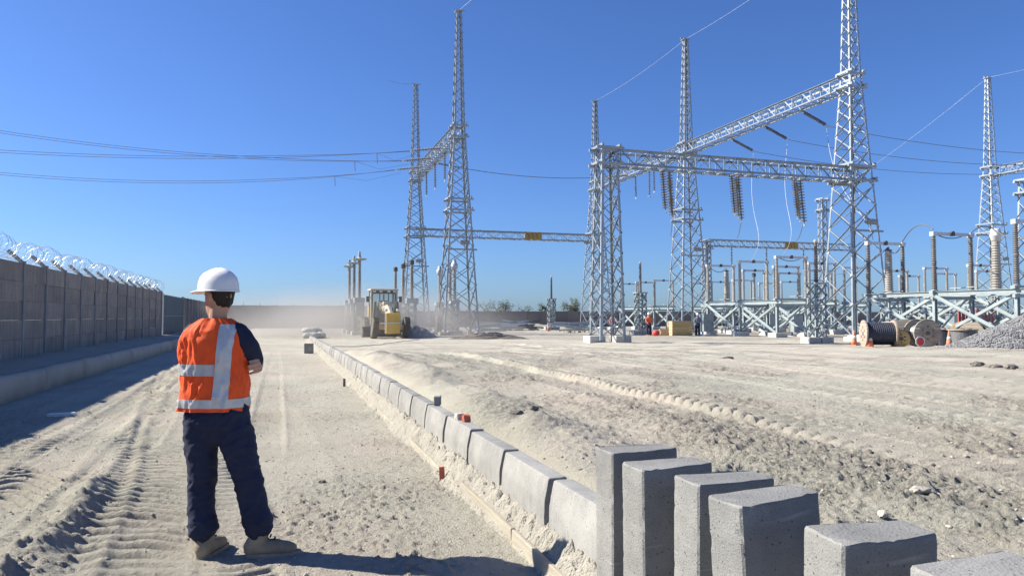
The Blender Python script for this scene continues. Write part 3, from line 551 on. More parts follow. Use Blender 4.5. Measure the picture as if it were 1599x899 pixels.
# metal gate and further wall on the left
gate = thing('sheet_metal_gate', 'blue green ribbed metal gate at the end of the left wall', 'gate', (WX + 0.05, Y0 + ny * 1.95 + 0.3, 0.30))
b = MB(); b.bar((0, 0, -0.2), (0, 0, 2.5), 0.12); b.build('post', 'white_paint', gate)
b = MB(); b.bar((0, 9.0, -0.2), (0, 9.0, 2.5), 0.12); b.build('post', 'gate', gate)
for k in range(2):
    b = MB(); yy0 = 0.15 + k * 4.42
    for i in range(22):
        a0 = yy0 + i * 0.2; b.bar((0.02, a0 + 0.05, 0.1), (0.02, a0 + 0.05, 2.35), 0.1, 0.03, side=(1, 0, 0)); b.bar((-0.01, a0 + 0.15, 0.1), (-0.01, a0 + 0.15, 2.35), 0.1, 0.03, side=(1, 0, 0))
    for zz in (0.06, 1.2, 2.38): b.bar((0.05, yy0, zz), (0.05, yy0 + 4.4, zz), 0.06)
    b.build('leaf', 'gate', gate)
def plain_wall(name, p0, p1, h, label, arm=False, spacing=2.0):
    p0, p1 = Vector((*p0, 0)), Vector((*p1, 0)); L = (p1 - p0).length; d = (p1 - p0) / L
    o = thing(name, label, 'wall', p0, math.atan2(d.y, d.x)); n = int(L / spacing)
    b = MB(); b.box((0, 0, 0), (spacing - 0.14, 0.06, h + 0.2)); pme = b.mesh('panel', 'farwall')
    b = MB(); b.box((0, 0, 0), (0.15, 0.14, h + 0.26)); qme = b.mesh('post', 'farwall')
    b = MB(); b.bar((0, 0, 0), (0, 0.3, 0.36), 0.06); ame = b.mesh('arm', 'post')
    for i in range(n + 1):
        link('post', qme, o, (i * spacing, 0, h / 2 - 0.1))
        if i < n: link('panel', pme, o, (i * spacing + spacing / 2, 0, h / 2 - 0.1 + random.uniform(-.01, .01)))
        if arm: link('arm', ame, o, (i * spacing, 0, h + 0.03))
    return o
plain_wall('far_perimeter_wall', (WX, 56.0), (WX, 98.0), 2.75, 'stretch of perimeter wall beyond the metal gate')
plain_wall('far_perimeter_wall', (WX, 98.2), (15, 98.2), 2.85, 'dusty far perimeter wall with slanted arms behind the grader', True)
plain_wall('far_perimeter_wall', (15.2, 98.5), (141, 98.5), 2.2, 'long dark far perimeter wall behind the switchyard')

# ------------------------------------------------------------------ lattice steel
def lattice_faces(mb_for, levels, w_of, bw, style='X', z_skip=None):
    """levels: heights; w_of(z): half width.  mb_for(face) gives the collector"""
    C = lambda f, s, z: {0: V(s * w_of(z), -w_of(z), z), 1: V(w_of(z), s * w_of(z), z), 2: V(-s * w_of(z), w_of(z), z), 3: V(-w_of(z), -s * w_of(z), z)}[f]
    N = {0: V(0, -1, 0), 1: V(1, 0, 0), 2: V(0, 1, 0), 3: V(-1, 0, 0)}
    for f in range(4):
        for i in range(len(levels) - 1):
            z0, z1 = levels[i], levels[i + 1]
            if style == 'X':
                mb_for(f).angle(C(f, -1, z0), C(f, 1, z1), bw, side=N[f]); mb_for(f).angle(C(f, 1, z0), C(f, -1, z1), bw, side=-N[f])
            else:
                s = 1 if (i + f) % 2 else -1
                mb_for(f).angle(C(f, -s, z0), C(f, s, z1), bw, side=N[f]); mb_for(f).angle(C(f, -s, z1), C(f, s, z1), bw * 0.8, side=N[f])
def pad(parent, x, y, s=0.9, h=0.32):
    b = MB(); b.box((x, y, h / 2 - 0.08), (s, s, h)); me = b.mesh('footing', 'pad'); bevel_mesh(me, 0.02); link('footing', me, parent)
def leg_part(parent, pts, w, sx, sy, mat):
    b = MB()
    for p, q in zip(pts[:-1], pts[1:]):
        d = (q - p).normalized(); t = w * 0.13
        # two flanges turned along the two tower faces
        for n_, o_ in ((V(-sx, 0, 0), V(0, -sy, 0)), (V(0, -sy, 0), V(-sx, 0, 0))):
            a = n_ * w; c = o_ * t
            b.add([p, p + a, p + a + c, p + c, q, q + a, q + a + c, q + c], [(0, 1, 2, 3), (7, 6, 5, 4), (0, 4, 5, 1), (1, 5, 6, 2), (2, 6, 7, 3), (3, 7, 4, 0)])
    me = b.mesh('leg', mat); bmx = bmesh.new(); bmx.from_mesh(me); bmesh.ops.recalc_face_normals(bmx, faces=bmx.faces); bmx.to_mesh(me); bmx.free()
    return link('leg', me, parent)
TW0, TW1, TW2 = 1.45, 0.44, 0.20        # half widths at the foot, at the beam, at the tip
TZ1, TZ2 = 16.9, 26.4
def tw(z): return TW0 + (TW1 - TW0) * z / TZ1 if z < TZ1 else TW1 + (TW2 - TW1) * (z - TZ1) / (TZ2 - TZ1)
def tower_mesh_set():
    root = thing('lattice_tower', 'x', 'tower', (0, 0, 0))
    for sx in (-1, 1):
        for sy in (-1, 1):
            leg_part(root, [V(sx * tw(z), sy * tw(z), z) for z in (0.1, TZ1, TZ2)], 0.125, sx, sy, 'steel')
            pad(root, sx * TW0, sy * TW0, 0.8)
    lv = [0.25]
    while lv[-1] < 16.0: lv.append(lv[-1] + 1.36 * tw(lv[-1]))
    lv = [0.25 + (z - 0.25) * (16.2 - 0.25) / (lv[-1] - 0.25) for z in lv]
    fb = [MB() for _ in range(4)]; lattice_faces(lambda f: fb[f], lv, tw, 0.066)
    for f in range(4): fb[f].build('bracing', 'steel', root)
    b = MB()
    for z in lv:
        w = tw(z) + 0.006
        for sx in (-1, 1):
            for sy in (-1, 1): b.box((sx * (w - 0.09), sy * w, z), (0.2, 0.012, 0.2)); b.box((sx * w, sy * (w - 0.09), z), (0.012, 0.2, 0.2))
    tag(b.build('gusset_plates', 'old_steel', root), kind='stuff')
    pk = [TZ1]
    while pk[-1] < TZ2 - 0.4: pk.append(pk[-1] + 0.25 + 1.5 * tw(pk[-1]))
    pk = [TZ1 + (z - TZ1) * (TZ2 - TZ1) / (pk[-1] - TZ1) for z in pk]
    fb = [MB() for _ in range(4)]; lattice_faces(lambda f: fb[f], pk, tw, 0.048, 'X')
    for f in range(4): fb[f].build('peak_bracing', 'steel', root)
    # collars where beams land
    for z in (16.0, 16.9, 10.0, 10.9):
        b = MB(); w = tw(z) + 0.05; e = 0.22
        for s in (-1, 1):
            b.bar((-w - e, s * w, z), (w + e, s * w, z), 0.12, 0.14); b.bar((s * w, -w - e, z + 0.14), (s * w, w + e, z + 0.14), 0.12, 0.14)
        b.build('collar', 'steel', root)
    b = MB(); w = TW2 + 0.05; b.box((0, 0, TZ2 + 0.03), (2 * w + 0.1, 2 * w + 0.1, 0.06)); b.bar((-0.5, 0, TZ2 + 0.12), (0.5, 0, TZ2 + 0.12), 0.08); b.build('cap', 'steel', root)
    # floodlight on a cross bar
    b = MB(); w = tw(6.8); b.bar((-w - 0.25, -w - 0.05, 6.8), (w + 0.25, -w - 0.05, 6.8), 0.1, 0.12); b.build('light_bar', 'steel', root)
    b = MB(); b.box((0.25, -w - 0.2, 7.35), (0.75, 0.30, 0.26), Matrix.Rotation(0.5, 3, 'X')); b.bar((0.25, -w - 0.1, 6.85), (0.25, -w - 0.15, 7.25), 0.06); b.build('floodlight', 'lamp_grey', root)
    # step bolts up one leg
    b = MB()
    for i in range(36):
        z = 2.5 + i * 0.4; b.bar((tw(z), tw(z), z), (tw(z) + 0.16, tw(z) + 0.03, z), 0.025)
    b.build('step_bolts', 'steel', root)
    return root
XA, XB, XC, XD = 13.7, 34.7, 52.0, 70.6
YA, YB, YC = 38.2, 58.3, 78.4
towers = [(XB, YA, 'tall lattice tower nearest the camera, running out of the top of the photo'), (XB, YB, 'middle lattice tower of the three carrying the long sloping beam'), (XB, YC, 'farthest lattice tower of the three carrying the long sloping beam'),
          (XA, YB, 'tall lattice tower right behind the grader, nearer of the left pair'), (XA, YC, 'shorter looking lattice tower behind the grader, farther of the left pair'), (XD, YB, 'lattice tower standing alone near the right edge')]
tproto = tower_mesh_set()
for k, (x, y, lab) in enumerate(towers):
    t = tproto if k == 0 else copy_tree(tproto)
    t.location = (x, y, gz(x, y)); tag(t, lab, 'tower', 'lattice towers of the switchyard')
    if k in (1, 3): t.rotation_euler.z = 0.0
# portal columns without a peak
def column_set(h, w0, w1, label):
    root = thing('lattice_column', label, 'lattice column')
    wf = lambda z: (w0 + (w1 - w0) * z / h) / 2
    for sx in (-1, 1):
        for sy in (-1, 1):
            leg_part(root, [V(sx * wf(z), sy * wf(z), z) for z in (0.1, h)], 0.15, sx, sy, 'steel')
    for s in (-1, 1): pad(root, s * (w0 / 2 + 0.02), 0, 0.95, 0.42)
    n = int(h / (w0 * 0.78)); lv = [0.3 + (h - 0.5) * i / n for i in range(n + 1)]
    fb = [MB() for _ in range(4)]; lattice_faces(lambda f: fb[f], lv, wf, 0.065)
    for f in range(4): fb[f].build('bracing', 'steel', root)
    for z in (h - 0.95, h - 0.05):
        b = MB(); w = wf(z) + 0.04
        for s in (-1, 1):
            b.bar((-w - .3, s * w, z), (w + .3, s * w, z), 0.13, 0.16); b.bar((s * w, -w - .2, z + 0.12), (s * w, w + .2, z + 0.12), 0.12, 0.14)
        b.build('collar', 'steel', root)
    b = MB()
    for i in range(24):
        z = 1.5 + i * 0.38; b.bar((wf(z), wf(z), z), (wf(z) + 0.2, wf(z), z), 0.025)
    b.build('step_bolts', 'steel', root)
    return root
c1 = column_set(10.95, 1.55, 0.98, 'lattice column without a peak holding the left end of the near beam'); c1.location = (17.6, YA, gz(17.6, YA))
c2 = copy_tree(c1); c2.location = (49.9, YA, 0); c2['label'] = 'lattice column without a peak cut off by the right edge'
c3 = column_set(10.6, 0.95, 0.8, 'slim far lattice column right of the middle tower'); c3.location = (49.3, YC, 0)
c4 = copy_tree(c3); c4.location = (66.4, YC, 0); c4.scale = (1, 1, 1.55); c4['label'] = 'slim far lattice mast left of the nearest tower'
for c in (c1, c2, c3, c4): c['group'] = 'lattice columns without a peak'
# beams
def girder(p0, p1, w, h, label, cw=0.11, panel=None, plate=None, group='lattice beams'):
    p0, p1 = Vector(p0), Vector(p1); L = (p1 - p0).length; d = (p1 - p0) / L
    o = thing('lattice_beam', label, 'lattice beam', p0, math.atan2(d.y, d.x), group)
    for sy in (-1, 1):
        for sz in (-1, 1):
            b = MB(); b.angle((0, sy * w / 2, sz * h / 2), (L, sy * w / 2, sz * h / 2), cw, side=V(0, 0, -sz), flip=sy * sz); b.build('chord', 'steel', o)
    n = int(round(L / (panel or h * 1.05))); st = L / n
    for f in range(4):
        b = MB()
        for i in range(n):
            x0, x1 = i * st, (i + 1) * st; u = -1 if i % 2 else 1
            if f < 2:
                s = -1 if f == 0 else 1
                b.angle((x0, s * w / 2, -u * h / 2), (x1, s * w / 2, u * h / 2), 0.055, side=V(0, s, 0))
                if f == 0 or i % 2 == 0: b.bar((x0, s * w / 2, -h / 2), (x0, s * w / 2, h / 2), 0.05)
            else:
                s = -1 if f == 2 else 1
                b.angle((x0, -u * w / 2, s * h / 2), (x1, u * w / 2, s * h / 2), 0.055, side=V(0, 0, s)); b.bar((x0, -w / 2, s * h / 2), (x0, w / 2, s * h / 2), 0.05)
        b.build('lacing', 'steel', o)
    if plate:
        b = MB(); b.box((L * plate, -w / 2 - 0.06, 0), (2.0, 0.05, h * 0.92)); b.build('name_plate', 'sign_plate', o)
        b = MB()
        for i in range(3): b.bar((L * plate - 0.7 + 0.5 * i, -w / 2 - 0.1, h * 0.3), (L * plate - 0.45 + 0.5 * i, -w / 2 - 0.1, -h * 0.3), 0.05)
        b.build('stiffener', 'machine_dark', o)
    return o
girder((XB, YA - 0.5, 16.45), (XB, YB, 16.45), 0.86, 0.9, 'long sloping lattice beam from the nearest tower to the middle tower', 0.13)
girder((XB, YB, 16.45), (XB, YC + 0.4, 16.45), 0.86, 0.9, 'lattice beam from the middle tower to the farthest tower of the line', 0.12)
girder((17.3, YA, 10.45), (XB + 0.9, YA, 10.45), 0.9, 0.9, 'near horizontal lattice beam hung with three clusters of insulator strings', 0.14)
girder((XA, YB - 0.4, 16.45), (XA, YC + 0.4, 16.45), 0.86, 0.9, 'short steep looking lattice beam between the two left towers', 0.12)
girder((XA, YC, 10.45), (XB, YC, 10.45), 0.8, 0.85, 'far horizontal lattice beam behind the grader with an ochre plate', 0.11, None, 0.63)
girder((49.3, YC, 10.4), (XD, YC, 10.4), 0.8, 0.85, 'far horizontal lattice beam seen left of the nearest tower with an ochre plate', 0.11, None, 0.56)
girder((XD, YB + 0.4, 16.45), (XD, YA, 16.45), 0.86, 0.9, 'lattice beam leaving the right tower out of the photo', 0.12)
girder((49.9, YA, 10.45), (XD, YA, 10.45), 0.9, 0.9, 'lattice beam at the right edge on the cut off column', 0.12)

# ------------------------------------------------------------------ insulators and wires
def string_profile(L, n, r):
    prof = [(0.025, 0)]
    for i in range(n):
        z = 0.06 + (L - 0.12) * i / n; s = (L - 0.12) / n
        prof += [(0.035, z), (0.05, z + s * 0.15), (r, z + s * 0.40), (r * 0.96, z + s * 0.55), (0.05, z + s * 0.6), (0.035, z + s * 0.95)]
    return prof + [(0.025, L)]
def string_insulator(p0, p1, n, r, mat, label, group):
    p0, p1 = Vector(p0), Vector(p1); d = p1 - p0; L = d.length
    o = thing('insulator_string', label, 'insulator', p0, 0, group); o.rotation_mode = 'QUATERNION'; o.rotation_quaternion = d.to_track_quat('Z', 'Y')
    b = MB(); b.lathe(string_profile(L, n, r), 10); b.build('discs', mat, o, False)
    b = MB(); b.bar((0, 0, -0.18), (0, 0, 0.05), 0.05); b.box((0, 0, 0.0), (0.16, 0.05, 0.05)); b.build('shackle', 'old_steel', o)
    b = MB(); b.bar((0, 0, L - 0.03), (0, 0, L + 0.16), 0.06); b.box((0, 0, L + 0.12), (0.3, 0.07, 0.06)); b.build('clamp', 'old_steel', o)
    return o
def sag(p, q, s, n=24):
    p, q = Vector(p), Vector(q)
    return [p.lerp(q, i / n) - Vector((0, 0, s * 4 * (i / n) * (1 - i / n))) for i in range(n + 1)]
def wire(pts, r, label, mat='wire', group='overhead conductors', cat='conductor', name='conductor'):
    b = MB(); b.tube(pts, r, 5); o = b.build(name, mat, None, True); return tag(o, label, cat, group)
ph_r = (43.4, 47.7, 52.0)
pos3 = ('nearest', 'middle', 'farthest')
for k, y in enumerate(ph_r):
    a = (XB + 0.45, y, 16.0); e = (XB + 2.5, y, 15.15)
    string_insulator(a, e, 15, 0.14, 'dark_porcelain', f'slanting insulator string under the long beam, {pos3[k]} of three', 'strings anchoring the right hand conductors')
    wire(sag((XB + 2.6, y, 15.1), (XD - 2.5, y, 15.1), 0.75), 0.022, f'conductor leaving the long beam to the right, {pos3[k]} of three')
    # white dropper
    tgt = [(32.9, 34.5, 5.4), (34.2, 44.6, 5.6), (34.6, 48.8, 5.6)][k]
    s = Vector((XB + 2.55, y, 15.0)); t_ = Vector(tgt); pts = []
    for i in range(29):
        u = i / 28; p = s.lerp(t_, u); p.z = s.z + (t_.z - s.z) * (u ** 0.75) - 0.6 * math.sin(math.pi * u) * (1 if u > 0.4 else u / 0.4); p.x += 0.35 * math.sin(math.pi * u) - 0.22 * math.sin(2 * math.pi * u); p.y += 0.2 * math.sin(2.2 * math.pi * u); pts.append(p)
    wire(pts, 0.017, f'pale flexible dropper hanging from the long beam, {pos3[k]} of three', 'bright_wire', 'droppers', 'dropper', 'dropper')
ph_x = (21.4, 26.0, 30.4)
lrm = ('left', 'middle', 'right')
for k, x in enumerate(ph_x):
    for j, (dx, dy, lean, L, side) in enumerate(((-0.50, -0.45, 0.12, 2.35, 'left'), (-0.05, -0.45, 0.14, 2.75, 'middle'), (0.42, 0.45, 0.10, 2.4, 'right'))):
        a = Vector((x + dx, YA + dy, 9.9)); e = a + Vector((lean * (1 if k < 2 else 1.4), -0.1, -L))
        string_insulator(a, e, 15, 0.19, 'brown_porcelain', f'{side} hanging insulator string in the {lrm[k]} cluster under the near beam', 'strings hanging from the near beam')
    pts = sag((x + 0.15, YA - 0.4, 7.1), (x + 0.9, YA + 1.2, 6.3), 0.25, 10); wire(pts, 0.02, f'short loose jumper below the {lrm[k]} cluster of insulators', 'wire', 'jumpers', 'jumper', 'jumper')
for k, y in enumerate((64.4, 68.3, 72.5)):
    string_insulator((XB, y, 15.95), (XB + 0.05, y, 13.7), 14, 0.13, 'dark_porcelain', f'hanging insulator string beyond the middle tower, {pos3[k]} of three', 'strings hanging beyond the middle tower')
string_insulator((XB, 65.3, 15.95), (XB, 65.3, 13.4), 14, 0.13, 'dark_porcelain', 'second hanging string close beside the nearest one beyond the middle tower', 'strings hanging beyond the middle tower')
string_insulator((XB - 0.45, 69.2, 16.1), (XB - 2.7, 69.0, 15.75), 14, 0.14, 'brown_porcelain', 'nearly level insulator string on the left of the line beam', 'anchoring strings')
string_insulator((XA + 0.45, 69.2, 16.1), (XA + 2.7, 69.0, 15.75), 14, 0.14, 'brown_porcelain', 'nearly level insulator string on the right of the left beam', 'anchoring strings')
wire(sag((XA + 2.8, 69.0, 15.75), (XB - 2.8, 69.0, 15.75), 0.45), 0.032, 'single dark conductor between the left tower pair and the far tower')
ends = []
for k, y in enumerate((63.6, 67.9, 72.2)):
    string_insulator((XA, y, 15.95), (XA + 0.03, y, 13.5), 15, 0.14, 'dark_porcelain', f'hanging insulator string under the left beam, {pos3[k]} of three', 'strings hanging under the left beam')
    a = Vector((XA - 0.45, y - 0.3, 16.2)); e = a + Vector((-2.5, -0.15, -0.42))
    string_insulator(a, e, 17, 0.15, 'brown_porcelain', f'drooping anchor insulator string left of the left beam, {pos3[k]} of three', 'strings anchoring the left hand conductors')
    ends.append(e)
# measured heights at two more places along each left hand conductor: (x, z), (x, z)
obs = (((-4.2, 14.05), (-19.0, 13.4)), ((-4.5, 15.0), (-20.5, 15.7)), ((-5.0, 13.55), (-21.5, 13.15)))
for k, e in enumerate(ends):
    xs = [e.x, obs[k][0][0], obs[k][1][0]]; zs = [e.z, obs[k][0][1], obs[k][1][1]]; pf = np.polyfit(xs, zs, 2)
    def curve(x0, x1, n, dz, dy): return [Vector((x, e.y + dy + (e.x - x) * -0.03, float(np.polyval(pf, x)) + dz * min(1.0, (e.x - x) / 12))) for x in np.linspace(x0, x1, n)]
    for j, (dz, dy) in enumerate(((0.0, 0.0), (0.24, 0.3))):
        wire(curve(e.x - 0.15, -75, 60, dz, dy), 0.019, f'{("lower", "upper")[j]} wire of the {pos3[k]} pair running left from the left beam')
    p = curve(e.x - 0.15, -75, 60, 0, 0)[2 + k]
    b = MB(); b.tube([p, p + Vector((0.05, 0, -0.9))], 0.03, 5); b.tube([p, p.lerp(e, 0.5) + Vector((0, 0, -0.75)), e + Vector((0.4, 0, -0.3))], 0.012, 4)
    tag(b.build('jumper_tail', 'wire'), f'short hanging tail on the {pos3[k]} left hand conductor', 'jumper', 'tails on the left conductors')
wire(sag((XB, YC, 26.5), (XB, YB, 26.5), 0.35), 0.011, 'thin earth wire between the farthest and middle tower tips', 'bright_wire', 'earth wires', 'earth wire', 'earth_wire')
wire(sag((XB, YB, 26.5), (XB, YA, 26.5), 0.35), 0.011, 'thin earth wire rising from the middle tower tip to the nearest tower', 'bright_wire', 'earth wires', 'earth wire', 'earth_wire')
wire(sag((XA, YB, 26.5), (XA + 9, YB - 22, 32), 0.3), 0.012, 'thin earth wire leaving the tip of the tall left tower', 'bright_wire', 'earth wires', 'earth wire', 'earth_wire')
wire(sag((XA, YC, 26.5), (XA - 3.0, YC, 26.6), 0.15), 0.012, 'short earth wire end at the tip of the farther left tower', 'wire', 'earth wires', 'earth wire', 'earth_wire')
wire(sag((XD, YB, 26.5), (66.4, YC, 16.5), 0.5), 0.012, 'thin earth wire slanting down left from the right tower tip', 'bright_wire', 'earth wires', 'earth wire', 'earth_wire')
wire(sag((XD, YB, 26.5), (XD + 8, YA, 28.0), 0.5), 0.012, 'thin earth wire leaving the right tower tip to the right', 'bright_wire', 'earth wires', 'earth wire', 'earth_wire')

# ------------------------------------------------------------------ switchgear
def post_profile(h, r0, r1, n, sections=2, dep=0.66):
    prof = [(r0 * 0.9, 0), (r0 * 0.9, 0.06)]
    for sct in range(sections):
        z0 = 0.06 + (h - 0.12) * sct / sections; z1 = 0.06 + (h - 0.12) * (sct + 1) / sections
        if sct: prof += [(r0 * 0.85, z0 - 0.06), (r0 * 0.85, z0 + 0.06)]
        a, c = z0 + (0.07 if sct else 0.02), z1 - 0.07
        for i in range(n):
            s = (c - a) / n; z = a + i * s; r = r0 + (r1 - r0) * (z / h)
            prof += [(r * dep, z), (r, z + s * 0.45), (r * 0.97, z + s * 0.6), (r * dep, z + s * 0.7)]
    return prof + [(r1 * 0.85, h - 0.06), (r1 * 0.85, h)]
HPOST = 2.75
b = MB(); b.lathe(post_profile(HPOST, 0.135, 0.12, 12), 12); post_mesh = b.mesh('post_insulator', 'porcelain')
b = MB(); b.lathe(post_profile(HPOST, 0.145, 0.125, 12), 12); post_mesh2 = b.mesh('post_insulator', 'brown_porcelain')
FH = 2.58       # frame height
b = MB(); b.box((0, 0, HPOST + 0.10), (0.26, 0.24, 0.22)); b.lathe([(0.1, HPOST - 0.02), (0.13, HPOST + 0.02), (0.13, HPOST + 0.06), (0.05, HPOST + 0.09)], 10); cap_mesh = b.mesh('terminal', 'aluminium')
SPAN = 2.45
b = MB(); b.bar((0, 0, 0), (SPAN / 2, 0, 0), 0.09, 0.16); blade_mesh = b.mesh('blade', 'aluminium')
b = MB(); b.box((0, 0, 0), (0.24, 0.16, 0.2)); b.box((0, 0, 0.02), (0.14, 0.2, 0.24)); contact_mesh = b.mesh('contact', 'machine_dark')
b = MB(); b.box((SPAN / 2, 0, 0.09), (SPAN + 0.5, 0.22, 0.14)); b.lathe([(0.16, 0.15), (0.16, 0.2), (0.08, 0.2)], 10); b.lathe([(0.16, 0.15), (0.16, 0.2), (0.08, 0.2)], 10, Matrix.Translation((SPAN, 0, 0))); base_mesh = b.mesh('base', 'frame_steel')
b = MB(); b.tube([(SPAN / 2, 0.18, 0.3), (SPAN / 2, -0.3, 0.3), (SPAN / 2, -1.2, 0.32)], 0.025, 5); rod_mesh = b.mesh('drive_rod', 'old_steel')
def disconnector(x, y, label, brown=False):
    o = thing('disconnector_switch', label, 'disconnector', (x, y, FH + gz(x, y)), 0, 'horizontal break disconnectors on steel frames')
    link('base', base_mesh, o)
    for s in (0, SPAN):
        link('post_insulator', post_mesh2 if brown else post_mesh, o, (s, 0, 0.2)); link('terminal', cap_mesh, o, (s, 0, 0.2))
    link('blade', blade_mesh, o, (0, 0, HPOST + 0.32)); link('blade', blade_mesh, o, (SPAN / 2, 0, HPOST + 0.32), (0, 0, 0)); link('contact', contact_mesh, o, (SPAN / 2, 0, HPOST + 0.33)); link('drive_rod', rod_mesh, o)
    return o
def support_frame(x, ys, label, extra=0.0):
    o = thing('support_frame', label, 'steel frame', (x, ys[0], 0), 0, 'steel frames under the disconnectors'); z0 = gz(x, ys[0])
    n = len(ys)
    for sx in (0.0, SPAN):
        for i, y in enumerate(ys):
            yy = y - ys[0]; b = MB()
            b.bar((sx, yy, 0.2), (sx, yy, FH - 0.2), 0.04, 0.17, side=(1, 0, 0)); b.bar((sx - 0.08, yy, 0.2), (sx - 0.08, yy, FH - 0.2), 0.15, 0.03, side=(1, 0, 0)); b.bar((sx + 0.08, yy, 0.2), (sx + 0.08, yy, FH - 0.2), 0.15, 0.03, side=(1, 0, 0)); b.box((sx, yy, 0.2), (0.4, 0.4, 0.03))
            b.build('leg', 'frame_steel', o); pad(o, sx, yy, 0.95, 0.4)
        b = MB(); L = ys[-1] - ys[0]
        b.bar((sx, -0.45, FH - 0.08), (sx, L + 0.45, FH - 0.08), 0.05, 0.2); b.bar((sx, -0.45, FH + 0.015), (sx, L + 0.45, FH + 0.015), 0.19, 0.025); b.bar((sx, -0.45, FH - 0.19), (sx, L + 0.45, FH - 0.19), 0.19, 0.025)
        b.build('beam', 'frame_steel', o)
        for i in range(n - 1):
            y0, y1 = ys[i] - ys[0], ys[i + 1] - ys[0]
            b = MB(); b.angle((sx - 0.10, y0 + 0.1, 0.3), (sx - 0.10, y1 - 0.1, FH - 0.25), 0.14, 0.02, side=V(-1, 0, 0)); b.build('brace', 'frame_steel', o)
            b = MB(); b.angle((sx + 0.10, y1 - 0.1, 0.3), (sx + 0.10, y0 + 0.1, FH - 0.25), 0.14, 0.02, side=V(1, 0, 0)); b.build('brace', 'frame_steel', o)
    for y in ys:
        yy = y - ys[0]; b = MB(); b.bar((-0.2, yy, FH - 0.3), (SPAN + 0.2, yy, FH - 0.3), 0.14, 0.16); b.build('cross_beam', 'frame_steel', o)
        b = MB(); b.angle((0.1, yy + 0.1, 0.3), (SPAN - 0.1, yy + 0.1, FH - 0.3), 0.12, 0.02, side=V(0, 1, 0)); b.build('brace', 'frame_steel', o)
    o.location.z = z0; return o
rows = [(31.7, (25.0, 29.4, 33.8), 'on the frame behind the cable reels'), (33.3, (44.0, 48.4, 52.8), 'on the frame right of the middle tower'), (40.3, (49.2, 53.6, 58.0), 'on the second frame behind the middle tower'),
        (53.4, (46.2, 50.5, 54.8), 'on the frame at the far right'), (41.0, (76.2, 80.6, 85.0), 'on the far frame seen right of the near column'), (50.0, (74.0, 78.4, 82.8), 'on the far frame behind the middle tower foot'), (58.5, (72.0, 76.4, 80.8), 'on the far frame left of the nearest tower'),
        (46.2, (52.0, 56.4, 60.8), 'on the frame just behind the nearest tower'), (60.8, (51.8, 56.2, 60.6), 'on the farthest frame at the right')]
for k, (x, ys, where) in enumerate(rows):
    support_frame(x, ys, 'pale braced steel frame carrying disconnectors, the one ' + where.replace('on the frame ', '').replace('on the ', ''))
    for j, y in enumerate(ys): disconnector(x, y, f'{pos3[j]} of the three disconnectors {where}', k == 0)
# lattice stands with a single post insulator
def stand_set(label, x, y, h=3.3, ph=2.25, w=0.72):
    o = thing('insulator_stand', label, 'insulator stand', (x, y, gz(x, y)), 0, 'lattice stands with one post insulator')
    wf = lambda z: w / 2
    for sx in (-1, 1):
        for sy in (-1, 1): leg_part(o, [V(sx * w / 2, sy * w / 2, 0.2), V(sx * w / 2, sy * w / 2, h)], 0.10, sx, sy, 'frame_steel')
    lv = [0.25 + (h - 0.3) * i / 5 for i in range(6)]; fb = [MB() for _ in range(4)]; lattice_faces(lambda f: fb[f], lv, wf, 0.07)
    for f in range(4): fb[f].build('bracing', 'frame_steel', o)
    b = MB(); b.box((0, 0, h + 0.02), (w + 0.16, w + 0.16, 0.08)); b.build('top_plate', 'frame_steel', o)
    for s in (-1, 1): pad(o, s * 0.42, 0, 0.78, 0.42)
    b = MB(); b.lathe(post_profile(ph, 0.14, 0.11, 14, 1), 12); i_ = b.build('post_insulator', 'brown_porcelain', o); i_.location.z = h + 0.06
    b = MB(); b.lathe([(0.09, 0), (0.11, 0.04), (0.11, 0.12), (0.03, 0.18)], 10); c_ = b.build('terminal', 'aluminium', o); c_.location.z = h + 0.06 + ph
    return o
stand_set('lattice stand with one post insulator, left of the cable reels', *at(1275, 41.2)); stand_set('lattice stand with one post insulator right of the near column', *at(1000, 58.5)); stand_set('lattice stand with one post insulator alone before the far wall', *at(861, 79.5))
